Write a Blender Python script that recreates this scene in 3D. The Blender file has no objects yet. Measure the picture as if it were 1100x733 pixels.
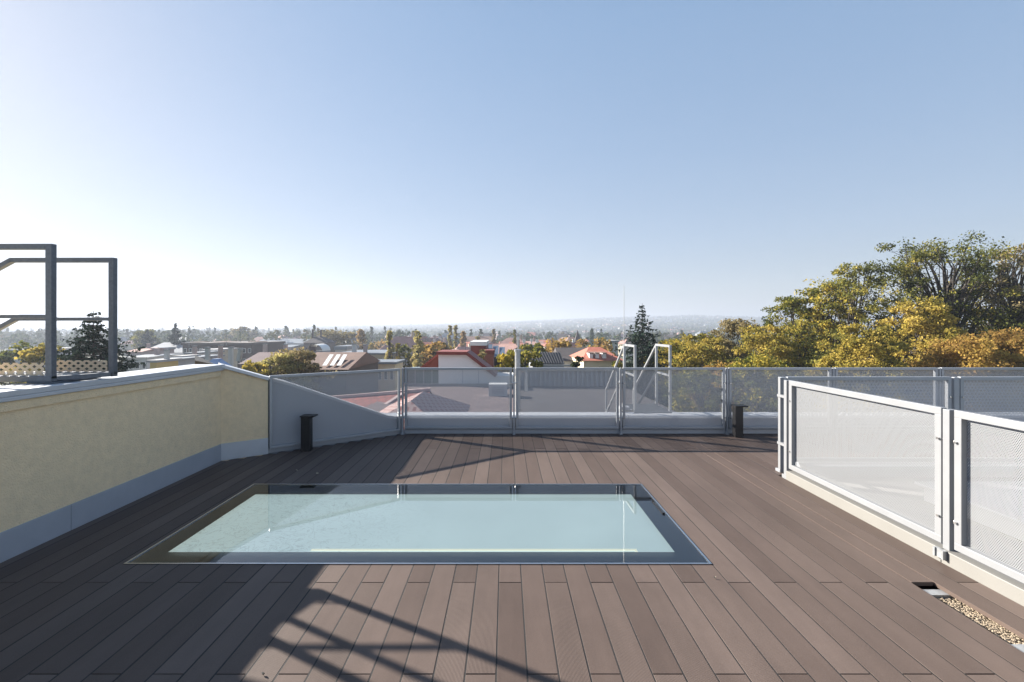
import bpy, math, random
from mathutils import Vector, Matrix, noise as mnoise
random.seed(11)
R = math.radians
scn = bpy.context.scene
COL = scn.collection
F, CX, HY, CH = 489.0, 543.0, 354.0, 1.6
GZ = -14.0

def S(px, py, Y):
    "point of the place at distance Y that the photograph shows at px, py"
    return Vector(((px - CX) / F * Y, Y, CH - (py - HY) / F * Y))

# ------------------------------------------------------------------ materials
MATS = {}
def mat(name, col, rough=0.6, metal=0.0, var=0.0, scale=5.0, bump=0.0, bscale=40.0, spec=0.5, coat=0.0, stretch=None):
    if name in MATS: return MATS[name]
    m = bpy.data.materials.new(name); m.use_nodes = True
    nt = m.node_tree; b = nt.nodes['Principled BSDF']
    b.inputs['Base Color'].default_value = (*col, 1)
    b.inputs['Roughness'].default_value = rough
    b.inputs['Metallic'].default_value = metal
    b.inputs['Specular IOR Level'].default_value = spec
    b.inputs['Coat Weight'].default_value = coat
    tc = nt.nodes.new('ShaderNodeTexCoord'); src = tc.outputs['Object']
    if stretch:
        mp = nt.nodes.new('ShaderNodeMapping'); mp.inputs['Scale'].default_value = stretch
        nt.links.new(src, mp.inputs['Vector']); src = mp.outputs['Vector']
    if var > 0:
        n = nt.nodes.new('ShaderNodeTexNoise'); n.inputs['Scale'].default_value = scale
        n.inputs['Detail'].default_value = 6; n.inputs['Roughness'].default_value = 0.62
        nt.links.new(src, n.inputs['Vector'])
        mr = nt.nodes.new('ShaderNodeMapRange'); mr.inputs[1].default_value = 0.3; mr.inputs[2].default_value = 0.7
        mr.inputs[3].default_value = 1 - var; mr.inputs[4].default_value = 1 + var
        nt.links.new(n.outputs['Fac'], mr.inputs[0])
        mx = nt.nodes.new('ShaderNodeMix'); mx.data_type = 'RGBA'; mx.blend_type = 'MULTIPLY'
        mx.inputs['Factor'].default_value = 1; mx.inputs['A'].default_value = (*col, 1)
        nt.links.new(mr.outputs[0], mx.inputs['B']); nt.links.new(mx.outputs['Result'], b.inputs['Base Color'])
        mr2 = nt.nodes.new('ShaderNodeMapRange'); mr2.inputs[3].default_value = max(0, rough - 0.08); mr2.inputs[4].default_value = min(1, rough + 0.1)
        nt.links.new(n.outputs['Fac'], mr2.inputs[0]); nt.links.new(mr2.outputs[0], b.inputs['Roughness'])
    if bump > 0:
        n2 = nt.nodes.new('ShaderNodeTexNoise'); n2.inputs['Scale'].default_value = bscale; n2.inputs['Detail'].default_value = 4
        nt.links.new(src, n2.inputs['Vector'])
        bp = nt.nodes.new('ShaderNodeBump'); bp.inputs['Strength'].default_value = bump; bp.inputs['Distance'].default_value = 0.01
        nt.links.new(n2.outputs['Fac'], bp.inputs['Height']); nt.links.new(bp.outputs['Normal'], b.inputs['Normal'])
    MATS[name] = m
    return m

def mth(nt, op, a, b=None, c=None):
    n = nt.nodes.new('ShaderNodeMath'); n.operation = op
    for i, v in enumerate((a, b, c)):
        if v is None: continue
        if isinstance(v, (int, float)): n.inputs[i].default_value = v
        else: nt.links.new(v, n.inputs[i])
    return n.outputs[0]

def perforated(name, col, pitch, dia, metal=0.0, rough=0.5):
    "powder coated sheet with real staggered round holes"
    m = bpy.data.materials.new(name); m.use_nodes = True
    nt = m.node_tree; b = nt.nodes['Principled BSDF']; out = nt.nodes['Material Output']
    b.inputs['Base Color'].default_value = (*col, 1); b.inputs['Roughness'].default_value = rough; b.inputs['Metallic'].default_value = metal
    tc = nt.nodes.new('ShaderNodeTexCoord'); sp = nt.nodes.new('ShaderNodeSeparateXYZ')
    nt.links.new(tc.outputs['Object'], sp.inputs[0])
    u, v = sp.outputs['X'], sp.outputs['Z']
    ph = pitch * math.sqrt(3)
    def lat(ou, ov):
        a = mth(nt, 'ADD', u, ou + 50 * pitch); c = mth(nt, 'ADD', v, ov + 50 * ph)
        fa = mth(nt, 'SUBTRACT', mth(nt, 'MULTIPLY', mth(nt, 'FRACT', mth(nt, 'DIVIDE', a, pitch)), pitch), pitch / 2)
        fc = mth(nt, 'SUBTRACT', mth(nt, 'MULTIPLY', mth(nt, 'FRACT', mth(nt, 'DIVIDE', c, ph)), ph), ph / 2)
        return mth(nt, 'ADD', mth(nt, 'MULTIPLY', fa, fa), mth(nt, 'MULTIPLY', fc, fc))
    d = mth(nt, 'MINIMUM', lat(0, 0), lat(pitch / 2, ph / 2))
    hole = mth(nt, 'LESS_THAN', d, (dia / 2) ** 2)
    tr = nt.nodes.new('ShaderNodeBsdfTransparent'); mx = nt.nodes.new('ShaderNodeMixShader')
    nt.links.new(hole, mx.inputs[0]); nt.links.new(b.outputs[0], mx.inputs[1]); nt.links.new(tr.outputs[0], mx.inputs[2])
    nt.links.new(mx.outputs[0], out.inputs['Surface'])
    return m

def leafmat(name, cols, trans=0.35, nscale=0.35):
    "leaf colours differ from leaf to leaf and from clump to clump"
    m = bpy.data.materials.new(name); m.use_nodes = True
    nt = m.node_tree; nt.nodes.remove(nt.nodes['Principled BSDF']); out = nt.nodes['Material Output']
    g = nt.nodes.new('ShaderNodeNewGeometry'); tc = nt.nodes.new('ShaderNodeTexCoord')
    oi = nt.nodes.new('ShaderNodeObjectInfo')
    n = nt.nodes.new('ShaderNodeTexNoise'); n.inputs['Scale'].default_value = nscale; n.inputs['Detail'].default_value = 3
    nt.links.new(tc.outputs['Object'], n.inputs['Vector'])
    a = mth(nt, 'MULTIPLY', mth(nt, 'SUBTRACT', n.outputs['Fac'], 0.5), 2.2)
    b = mth(nt, 'MULTIPLY', mth(nt, 'SUBTRACT', g.outputs['Random Per Island'], 0.5), 0.55)
    c = mth(nt, 'MULTIPLY', mth(nt, 'SUBTRACT', oi.outputs['Random'], 0.5), 0.35)
    f = mth(nt, 'ADD', mth(nt, 'ADD', a, b), mth(nt, 'ADD', c, 0.5))
    r = nt.nodes.new('ShaderNodeValToRGB'); e = r.color_ramp.elements
    e[0].position = 0.05; e[0].color = (*cols[0], 1); e[1].position = 0.95; e[1].color = (*cols[-1], 1)
    for i, cc in enumerate(cols[1:-1]):
        el = e.new(0.05 + 0.9 * (i + 1) / (len(cols) - 1)); el.color = (*cc, 1)
    nt.links.new(f, r.inputs[0])
    d = nt.nodes.new('ShaderNodeBsdfDiffuse'); t = nt.nodes.new('ShaderNodeBsdfTranslucent'); mx = nt.nodes.new('ShaderNodeMixShader')
    mx.inputs[0].default_value = trans
    nt.links.new(r.outputs[0], d.inputs[0]); nt.links.new(r.outputs[0], t.inputs[0])
    nt.links.new(d.outputs[0], mx.inputs[1]); nt.links.new(t.outputs[0], mx.inputs[2]); nt.links.new(mx.outputs[0], out.inputs['Surface'])
    return m

# ------------------------------------------------------------------ geometry helpers
WM = {}
class MB:
    def __init__(s): s.v = []; s.f = []; s.mi = []; s.m = 0
    def quad(s, *p):
        i = len(s.v); s.v += [Vector(q) for q in p]; s.f.append(tuple(range(i, i + len(p)))); s.mi.append(s.m); return s
    def box(s, x0, x1, y0, y1, z0, z1, M=None):
        i = len(s.v)
        c = [Vector(p) for p in ((x0,y0,z0),(x1,y0,z0),(x1,y1,z0),(x0,y1,z0),(x0,y0,z1),(x1,y0,z1),(x1,y1,z1),(x0,y1,z1))]
        if M is not None: c = [M @ p for p in c]
        s.v += c
        for q in ((3,2,1,0),(4,5,6,7),(0,1,5,4),(1,2,6,5),(2,3,7,6),(3,0,4,7)):
            s.f.append(tuple(i + k for k in q)); s.mi.append(s.m)
        return s
    def bar(s, a, b, w, h=None, up=(0,0,1)):
        "rectangular tube from a to b"
        a = Vector(a); b = Vector(b); h = h or w
        d = (b - a); L = d.length; d.normalize(); up = Vector(up)
        if abs(d.dot(up)) > 0.99: up = Vector((0, 1, 0))
        x = d.cross(up).normalized(); z = x.cross(d)
        M = Matrix((x, d, z)).transposed().to_4x4(); M.translation = a
        return s.box(-w/2, w/2, 0, L, -h/2, h/2, M)
    def tube(s, pts, r, n=8, r2=None, cap=True):
        pts = [Vector(p) for p in pts]; k = len(pts); rs = r if isinstance(r, (list, tuple)) else [r + ((r2 if r2 is not None else r) - r) * i / max(1, k - 1) for i in range(k)]
        base = len(s.v); px = None
        for i, p in enumerate(pts):
            d = (pts[min(i + 1, k - 1)] - pts[max(i - 1, 0)]).normalized()
            if px is None:
                px = d.cross(Vector((0, 0, 1)));
                if px.length < 1e-3: px = Vector((1, 0, 0))
            px = (px - d * px.dot(d)).normalized(); py = d.cross(px)
            for j in range(n):
                t = 2 * math.pi * j / n; s.v.append(p + (px * math.cos(t) + py * math.sin(t)) * rs[i])
        for i in range(k - 1):
            for j in range(n):
                a = base + i * n + j; b = base + i * n + (j + 1) % n
                s.f.append((a, b, b + n, a + n)); s.mi.append(s.m)
        if cap:
            s.f.append(tuple(base + j for j in reversed(range(n)))); s.mi.append(s.m)
            s.f.append(tuple(base + (k - 1) * n + j for j in range(n))); s.mi.append(s.m)
        return s
    def prism(s, poly, y0, y1):
        "polygon in x,z extruded along y"
        i = len(s.v); n = len(poly)
        s.v += [Vector((x, y0, z)) for x, z in poly] + [Vector((x, y1, z)) for x, z in poly]
        s.f.append(tuple(range(i, i + n))); s.mi.append(s.m)
        s.f.append(tuple(reversed(range(i + n, i + 2 * n)))); s.mi.append(s.m)
        for k in range(n):
            a, b = i + k, i + (k + 1) % n; s.f.append((b, a, a + n, b + n)); s.mi.append(s.m)
        return s
    def xf(s, M, start=0):
        for k in range(start, len(s.v)): s.v[k] = M @ s.v[k]
        return s
    def build(s, name, mats, parent=None, bevel=0.0, smooth=False, local=False):
        me = bpy.data.meshes.new(name)
        M = Matrix.Identity(4)
        if parent is not None and not local: M = WM[parent.name].inverted()
        me.from_pydata([M @ v for v in s.v], [], s.f)
        for mm in (mats if isinstance(mats, (list, tuple)) else [mats]): me.materials.append(mm)
        if len(me.materials) > 1: me.polygons.foreach_set('material_index', s.mi)
        if smooth: me.polygons.foreach_set('use_smooth', [True] * len(me.polygons))
        me.update()
        o = bpy.data.objects.new(name, me); COL.objects.link(o)
        if parent is not None: o.parent = parent; WM[o.name] = WM[parent.name]
        else: WM[o.name] = Matrix.Identity(4)
        if bevel:
            b = o.modifiers.new('bevel', 'BEVEL'); b.width = bevel; b.segments = 2; b.limit_method = 'ANGLE'
        return o

def tag(o, label=None, cat=None, group=None, kind=None):
    if label: o['label'] = label
    if cat: o['category'] = cat
    if group: o['group'] = group
    if kind: o['kind'] = kind
    return o
def thing(name, label, cat, loc=(0,0,0), rz=0.0, group=None):
    o = bpy.data.objects.new(name, None); COL.objects.link(o); o.empty_display_size = 0.2
    o.location = loc; o.rotation_euler = (0, 0, rz)
    WM[o.name] = Matrix.Translation(Vector(loc)) @ Matrix.Rotation(rz, 4, 'Z')
    return tag(o, label, cat, group)
def copy_tree(o, loc, rz=0, sc=1.0, label=None, group=None):
    c = o.copy(); COL.objects.link(c); c.location = loc; c.rotation_euler = (0, 0, rz); c.scale = (sc, sc, sc) if isinstance(sc, (int, float)) else sc
    if label: c['label'] = label
    if group: c['group'] = group
    for ch in o.children:
        d = ch.copy(); COL.objects.link(d); d.parent = c
        for g in ch.children:
            e = g.copy(); COL.objects.link(e); e.parent = d
    return c

# ------------------------------------------------------------------ palette
grey_coat = mat('grey_powder_coat', (0.36, 0.38, 0.41), 0.38, 0.35, 0.06, 3, 0.03, 200)
pale_coat = mat('pale_powder_coat', (0.235, 0.243, 0.256), 0.4, 0.1, 0.05, 3, 0.03, 200)
perf_grey = perforated('perforated_grey_sheet', (0.52, 0.53, 0.56), 0.0142, 0.0098, 0.2, 0.45)
perf_pale = perforated('perforated_pale_sheet', (0.215, 0.222, 0.232), 0.0115, 0.0068, 0.05, 0.45)
galv = mat('galvanised_steel', (0.14, 0.155, 0.18), 0.45, 0.5, 0.18, 45, 0.05, 90)
galv_lt = mat('bright_galvanised_steel', (0.34, 0.355, 0.37), 0.4, 0.5, 0.15, 30, 0.03, 90)
steel = mat('stainless_steel', (0.6, 0.6, 0.6), 0.25, 1.0)
black = mat('black_metal', (0.012, 0.012, 0.014), 0.45, 0.0, 0.2, 8)
coping_m = mat('coping_sheet', (0.56, 0.58, 0.61), 0.38, 0.3, 0.07, 2.5, 0.03, 30)
sheet_m = mat('grey_flashing', (0.40, 0.42, 0.46), 0.5, 0.15, 0.08, 3, 0.05, 25)
parapet_m = mat('grey_parapet_sheet', (0.30, 0.32, 0.36), 0.5, 0.15, 0.07, 3, 0.05, 12)
curb_m = mat('white_kerb_sheet', (0.20, 0.195, 0.182), 0.5, 0.0, 0.04, 4)
bitumen = mat('bitumen_roofing', (0.035, 0.037, 0.042), 0.8, 0, 0.3, 20, 0.5, 120)

# ------------------------------------------------------------------ deck
def deck_material():
    m = bpy.data.materials.new('composite_decking'); m.use_nodes = True
    nt = m.node_tree; b = nt.nodes['Principled BSDF']
    g = nt.nodes.new('ShaderNodeNewGeometry'); tc = nt.nodes.new('ShaderNodeTexCoord')
    r = nt.nodes.new('ShaderNodeValToRGB'); e = r.color_ramp.elements
    e[0].position = 0; e[0].color = (0.084, 0.061, 0.051, 1); e[1].position = 1; e[1].color = (0.124, 0.093, 0.079, 1)
    x = e.new(0.5); x.color = (0.103, 0.076, 0.064, 1)
    nt.links.new(g.outputs['Random Per Island'], r.inputs[0])
    mp = nt.nodes.new('ShaderNodeMapping'); mp.inputs['Scale'].default_value = (3, 0.6, 1); nt.links.new(tc.outputs['Object'], mp.inputs[0])
    n = nt.nodes.new('ShaderNodeTexNoise'); n.inputs['Scale'].default_value = 2.5; n.inputs['Detail'].default_value = 8; n.inputs['Roughness'].default_value = 0.65
    nt.links.new(mp.outputs[0], n.inputs['Vector'])
    n3 = nt.nodes.new('ShaderNodeTexNoise'); n3.inputs['Scale'].default_value = 160; n3.inputs['Detail'].default_value = 2
    nt.links.new(tc.outputs['Object'], n3.inputs['Vector'])
    f = mth(nt, 'ADD', mth(nt, 'MULTIPLY', n.outputs['Fac'], 0.55), mth(nt, 'MULTIPLY', n3.outputs['Fac'], 0.35))
    n6 = nt.nodes.new('ShaderNodeTexNoise'); n6.inputs['Scale'].default_value = 0.9; n6.inputs['Detail'].default_value = 7; n6.inputs['Roughness'].default_value = 0.7; n6.inputs['Distortion'].default_value = .6
    nt.links.new(tc.outputs['Object'], n6.inputs['Vector'])
    f = mth(nt, 'ADD', mth(nt, 'ADD', f, 0.30), mth(nt, 'MULTIPLY', n6.outputs['Fac'], 0.5))
    mx = nt.nodes.new('ShaderNodeMix'); mx.data_type = 'RGBA'; mx.blend_type = 'MULTIPLY'; mx.inputs['Factor'].default_value = 1
    nt.links.new(r.outputs[0], mx.inputs['A']); nt.links.new(f, mx.inputs['B'])
    # light dust specks and small scuffs
    n4 = nt.nodes.new('ShaderNodeTexNoise'); n4.inputs['Scale'].default_value = 9; n4.inputs['Detail'].default_value = 5; n4.inputs['Roughness'].default_value = 0.8
    nt.links.new(tc.outputs['Object'], n4.inputs['Vector'])
    sp = mth(nt, 'MULTIPLY', mth(nt, 'GREATER_THAN', n4.outputs['Fac'], 0.735), 0.45)
    mx2 = nt.nodes.new('ShaderNodeMix'); mx2.data_type = 'RGBA'; nt.links.new(sp, mx2.inputs['Factor'])
    nt.links.new(mx.outputs['Result'], mx2.inputs['A']); mx2.inputs['B'].default_value = (0.36, 0.33, 0.29, 1)
    nt.links.new(mx2.outputs['Result'], b.inputs['Base Color'])
    b.inputs['Roughness'].default_value = 0.55; b.inputs['Specular IOR Level'].default_value = 0.2
    # fine lengthwise ribs, on some boards only
    s = nt.nodes.new('ShaderNodeSeparateXYZ'); nt.links.new(tc.outputs['Object'], s.inputs[0])
    w = mth(nt, 'SINE', mth(nt, 'MULTIPLY', s.outputs['X'], 2 * math.pi / 0.0062))
    rr = mth(nt, 'FRACT', mth(nt, 'MULTIPLY', g.outputs['Random Per Island'], 7.31))
    amt = mth(nt, 'MULTIPLY', mth(nt, 'GREATER_THAN', rr, 0.45), 0.5)
    hgt = mth(nt, 'ADD', mth(nt, 'MULTIPLY', w, mth(nt, 'ADD', amt, 0.12)), mth(nt, 'MULTIPLY', n3.outputs['Fac'], 0.5))
    bp = nt.nodes.new('ShaderNodeBump'); bp.inputs['Strength'].default_value = 0.45; bp.inputs['Distance'].default_value = 0.0012
    nt.links.new(hgt, bp.inputs['Height']); nt.links.new(bp.outputs[0], b.inputs['Normal'])
    return m
deck_m = deck_material()

PITCH, GAP, X0 = 0.145, 0.0075, -0.043
HX0, HX1, HY0, HY1 = -2.600, 1.405, 3.095, 4.700       # skylight opening
RX = 3.05                                               # line of the side railing
A1, A2 = Vector((-3.47, 5.55, 0)), Vector((-1.57, 6.96, 0))   # slanted edge of the terrace
def yend(x):
    if x < A2.x: return A1.y + (x - A1.x) * (A2.y - A1.y) / (A2.x - A1.x) + 0.02
    return 6.985
dk = MB()
def board(x0, x1, y0, y1):
    if y1 - y0 < 0.03 or x1 - x0 < 0.012: return
    def piece(a, b, c, d):
        if b - a < 0.01 or d - c < 0.02: return
        z = random.uniform(-0.0006, 0.0006); bv = 0.0007
        i = len(dk.v)
        P = [(a, c), (b, c), (b, d), (a, d)]; Q = [(a + bv, c + bv), (b - bv, c + bv), (b - bv, d - bv), (a + bv, d - bv)]
        dk.v += [Vector((x, y, -0.024)) for x, y in P] + [Vector((x, y, z - bv)) for x, y in P] + [Vector((x, y, z)) for x, y in Q]
        for L in (0, 4):
            for k in range(4):
                k2 = (k + 1) % 4; dk.f.append((i + L + k, i + L + k2, i + L + 4 + k2, i + L + 4 + k)); dk.mi.append(0)
        dk.f.append((i + 8, i + 9, i + 10, i + 11)); dk.mi.append(0)
    if x1 <= HX0 or x0 >= HX1 or y1 <= HY0 or y0 >= HY1: piece(x0, x1, y0, y1); return
    piece(x0, x1, y0, min(y1, HY0)); piece(x0, x1, max(y0, HY1), y1)
    ya, yb = max(y0, HY0), min(y1, HY1)
    if x0 < HX0: piece(x0, HX0, ya, yb)
    if x1 > HX1: piece(HX1, x1, ya, yb)
for k in range(-26, 62):
    a = X0 + k * PITCH + GAP / 2; b = a + PITCH - GAP
    if b < -3.6: continue
    ye = yend(min(a, b)) if a < A2.x else 6.985
    lo = -1.6
    right = a > 2.99
    if right: lo = 5.0
    elif b > 2.985: continue_edge = True
    joints = [2.878, 6.88, -1.13] if k % 2 == 0 else [2.113, 6.11, -1.9]
    ys = sorted([lo, ye] + [j for j in joints if lo < j < ye])
    for j in range(len(ys) - 1):
        ya = ys[j] + (0.003 if ys[j] in joints else 0); yb = ys[j + 1] - (0.003 if ys[j + 1] in joints else 0)
        if k == 18 and yb < 2.95:                       # the lifted board
            continue
        board(a, min(b, 2.992) if not right and lo < 0 else b, ya, yb)
tag(dk.build('deck', deck_m), kind='structure')
fs_ = MB()                                              # black strips added to stand in for shade in the long joints
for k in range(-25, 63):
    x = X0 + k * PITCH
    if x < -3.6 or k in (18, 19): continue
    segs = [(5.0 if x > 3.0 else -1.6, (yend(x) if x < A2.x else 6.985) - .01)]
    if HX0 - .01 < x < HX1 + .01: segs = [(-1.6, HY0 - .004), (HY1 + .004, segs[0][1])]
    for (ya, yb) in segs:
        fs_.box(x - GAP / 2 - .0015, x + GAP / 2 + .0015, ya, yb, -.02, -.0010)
tag(fs_.build('deck_joint_shade', mat('joint_shade_black', (.012, .011, .011), .8)), kind='structure')
# what the boards lie on
sub = MB().box(-3.6, HX0 - 0.02, -1.6, 7.0, -0.14, -0.11).box(HX1 + 0.02, 9.6, -1.6, 7.0, -0.14, -0.11)
sub.box(HX0 - 0.02, HX1 + 0.02, -1.6, HY0 - 0.02, -0.14, -0.11).box(HX0 - 0.02, HX1 + 0.02, HY1 + 0.02, 7.0, -0.14, -0.11)
tag(sub.build('roof_slab', bitumen), kind='structure')
# gravel in the slot of the missing board
gm = mat('beige_gravel', (0.34, 0.275, 0.20), 0.85, 0, 0.35, 60)
gv = MB()
ico = [(0,0,1),(0.89,0,0.45),(0.28,0.85,0.45),(-0.72,0.53,0.45),(-0.72,-0.53,0.45),(0.28,-0.85,0.45),(0,0,-0.4)]
icf = [(0,1,2),(0,2,3),(0,3,4),(0,4,5),(0,5,1),(6,2,1),(6,3,2),(6,4,3),(6,5,4),(6,1,5)]
for i in range(3800):
    c = Vector((random.uniform(2.54, 2.75), random.uniform(1.7, 2.78), -0.046 + random.uniform(-0.006, 0.006)))
    q = Matrix.Rotation(random.uniform(0, 6.3), 3, 'Z'); s = random.uniform(0.004, 0.0085); n0 = len(gv.v)
    sz = random.uniform(0.6, 1)
    for p in ico: gv.v.append(c + q @ Vector((p[0] * s, p[1] * s * 0.8, p[2] * s * sz)))
    for f in icf: gv.f.append(tuple(n0 + t for t in f)); gv.mi.append(0)
tag(gv.build('gravel', gm), 'beige gravel showing in the gap where a deck board is missing', 'gravel', kind='stuff')
gb = MB().box(2.50, 2.79, 1.65, 2.775, -0.11, -0.050)
tag(gb.build('gravel_bed', mat('gravel_bed', (0.26, 0.21, 0.16), 0.9, 0, 0.4, 150, 0.8, 200)), kind='structure')
for (ya, lb) in ((2.785, 'aluminium joist at the dark far end of the deck gap'), (2.29, 'aluminium joist crossing the gravel at the near end of the deck gap'), (1.80, 'aluminium joist under the deck boards nearest the camera')):
    j = MB().box(2.3, 2.94, ya, ya + 0.006, -0.085, -0.028).box(2.3, 2.94, ya + 0.054, ya + 0.06, -0.085, -0.028).box(2.3, 2.94, ya, ya + 0.06, -0.0275, -0.0255)
    tag(j.build('deck_joist', galv_lt), lb, 'joist', 'joists under the missing deck board')

# ------------------------------------------------------------------ skylight
sk = thing('skylight', 'large flat glass skylight flush with the brown deck', 'skylight', (-0.6, 3.9, 0))
fr = MB(); w = 0.014; zt = 0.006
fr.box(HX0, HX1, HY0, HY0 + w, -0.1, zt).box(HX0, HX1, HY1 - w, HY1, -0.1, zt)
fr.box(HX0, HX0 + w, HY0 + w, HY1 - w, -0.1, zt).box(HX1 - w, HX1, HY0 + w, HY1 - w, -0.1, zt)
fr.build('rim', steel, sk)
gl = bpy.data.materials.new('skylight_glass'); gl.use_nodes = True
nt = gl.node_tree; nt.nodes.remove(nt.nodes['Principled BSDF'])
fz = nt.nodes.new('ShaderNodeFresnel'); fz.inputs['IOR'].default_value = 1.9
gs = nt.nodes.new('ShaderNodeBsdfGlossy'); gs.inputs['Roughness'].default_value = 0.015; gs.inputs['Color'].default_value = (1, 1, 1, 1)
tr = nt.nodes.new('ShaderNodeBsdfTransparent'); tr.inputs[0].default_value = (0.86, 0.94, 0.92, 1)
mx = nt.nodes.new('ShaderNodeMixShader'); nt.links.new(fz.outputs[0], mx.inputs[0]); nt.links.new(tr.outputs[0], mx.inputs[1]); nt.links.new(gs.outputs[0], mx.inputs[2])
nt.links.new(mx.outputs[0], nt.nodes['Material Output'].inputs['Surface'])
a0, a1, b0, b1 = HX0 + w, HX1 - w, HY0 + w, HY1 - w
gp = MB().quad((a0, b0, 0.001), (a1, b0, 0.001), (a1, b1, 0.001), (a0, b1, 0.001))
gp.build('glass_pane', gl, sk)
bd = MB(); z = -0.012
i0, i1, j0, j1 = HX0 + 0.15, HX1 - 0.18, HY0 + 0.20, HY1 - 0.20
bd.quad((a0, b0, z), (a1, b0, z), (a1, j0, z), (a0, j0, z)); bd.quad((a0, j1, z), (a1, j1, z), (a1, b1, z), (a0, b1, z))
bd.quad((a0, j0, z), (i0, j0, z), (i0, j1, z), (a0, j1, z)); bd.quad((i1, j0, z), (a1, j0, z), (a1, j1, z), (i1, j1, z))
bd.build('dark_border', mat('black_frit', (0.02, 0.022, 0.026), 0.3, 0, 0.2, 3), sk)
# frosted inner ply; an added glow stands in for room light from below
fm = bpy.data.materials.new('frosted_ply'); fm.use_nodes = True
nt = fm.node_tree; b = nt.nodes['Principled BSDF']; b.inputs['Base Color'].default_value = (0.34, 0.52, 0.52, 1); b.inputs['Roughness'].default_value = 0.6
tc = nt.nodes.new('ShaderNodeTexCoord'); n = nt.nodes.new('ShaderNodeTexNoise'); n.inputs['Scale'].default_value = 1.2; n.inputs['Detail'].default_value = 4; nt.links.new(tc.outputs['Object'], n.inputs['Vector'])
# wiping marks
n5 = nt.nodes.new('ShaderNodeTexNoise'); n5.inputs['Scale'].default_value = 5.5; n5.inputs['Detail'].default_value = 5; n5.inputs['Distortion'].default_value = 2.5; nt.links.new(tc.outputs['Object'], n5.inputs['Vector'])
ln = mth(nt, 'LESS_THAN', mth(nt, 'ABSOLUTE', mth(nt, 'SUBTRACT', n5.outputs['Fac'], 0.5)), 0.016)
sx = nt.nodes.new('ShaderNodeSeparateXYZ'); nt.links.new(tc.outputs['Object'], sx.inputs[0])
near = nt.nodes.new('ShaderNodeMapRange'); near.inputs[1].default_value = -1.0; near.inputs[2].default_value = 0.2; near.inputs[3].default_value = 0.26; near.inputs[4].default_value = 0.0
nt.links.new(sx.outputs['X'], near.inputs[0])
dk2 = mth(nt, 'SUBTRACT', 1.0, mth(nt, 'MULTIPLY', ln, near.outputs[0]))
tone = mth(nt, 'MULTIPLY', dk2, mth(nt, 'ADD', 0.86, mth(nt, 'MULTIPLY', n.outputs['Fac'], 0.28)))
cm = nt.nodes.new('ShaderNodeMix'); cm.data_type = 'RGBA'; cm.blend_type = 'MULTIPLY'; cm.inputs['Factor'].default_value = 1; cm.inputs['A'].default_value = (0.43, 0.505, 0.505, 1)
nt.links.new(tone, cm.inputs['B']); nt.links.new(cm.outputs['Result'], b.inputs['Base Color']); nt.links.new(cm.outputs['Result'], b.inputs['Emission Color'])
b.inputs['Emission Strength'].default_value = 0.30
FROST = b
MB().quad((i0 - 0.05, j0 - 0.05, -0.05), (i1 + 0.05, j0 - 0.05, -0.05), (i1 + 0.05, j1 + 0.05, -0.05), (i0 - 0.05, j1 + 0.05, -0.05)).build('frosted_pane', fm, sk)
st = MB().box(-1.45, 0.98, 3.385, 3.41, -0.048, -0.044).box(0.962, 0.98, 3.27, 3.385, -0.048, -0.044)
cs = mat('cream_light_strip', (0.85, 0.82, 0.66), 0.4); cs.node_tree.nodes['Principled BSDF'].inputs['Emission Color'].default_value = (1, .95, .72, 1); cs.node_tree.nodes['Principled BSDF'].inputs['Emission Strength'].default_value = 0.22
st.build('edge_strip', cs, sk)
MB().box(a0, a1, b0, b1, -0.105, -0.1).build('base_tray', black, sk)
MB().box(1.36, 1.372, 3.95, 4.22, 0.002, 0.008).box(1.36, 1.38, 3.94, 3.95, 0.002, 0.014).box(1.36, 1.38, 4.22, 4.23, 0.002, 0.014).build('pull_handle', black, sk)

# ------------------------------------------------------------------ stucco parapet wall at the left
stucco = mat('yellow_stucco', (0.90, 0.71, 0.46), 0.9, 0, 0.07, 16, 1.0, 110, spec=0.2)
WZ = 1.13
WX = -3.47
pw = thing('parapet_wall', 'yellow stucco parapet wall with a grey metal skirting and pale coping', 'wall', (WX - 0.15, 2.5, 0))
T = 0.34
n2 = Vector((-(A2 - A1).y, (A2 - A1).x, 0)).normalized(); u2 = (A2 - A1).normalized()
C2 = A1 + u2 * 0.515                                     # where the slanted railing begins
wb = MB()
wb.box(WX - T, WX, -1.8, 5.55, -0.1, WZ)
wb.build('long_face', stucco, pw)
q = MB()
o1 = A1 + n2 * T; o2 = C2 + n2 * T
hz = lambda t: WZ - 0.19 * t
pts = [A1, C2, C2 + n2 * T, A1 + n2 * T]
q.v = [Vector((p.x, p.y, -0.1)) for p in pts] + [Vector((p.x, p.y, z)) for p, z in zip(pts, (WZ - .002, WZ - .19, WZ - .19, WZ - .002))]
for f in ((3,2,1,0),(4,5,6,7),(0,1,5,4),(1,2,6,5),(2,3,7,6),(3,0,4,7)): q.f.append(f); q.mi.append(0)
q.build('slanted_face', stucco, pw)
fl = MB()
for (ya, yb) in ((-1.8, 0.4), (0.404, 3.62), (3.624, 5.53)):
    s = MB().box(WX + 0.002, WX + 0.014, ya, yb, 0.0, 0.205); s.build('skirting', sheet_m, pw, 0.002)
MB().box(0.0, 0.515, -0.014, -0.002, 0.0, 0.205).xf(Matrix.Translation(A1) @ Matrix.Rotation(math.atan2(u2.y, u2.x), 4, 'Z')).build('skirting', coping_m, pw)  # paler sheet: the brighter light on this slanted face is put into its colour
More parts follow.
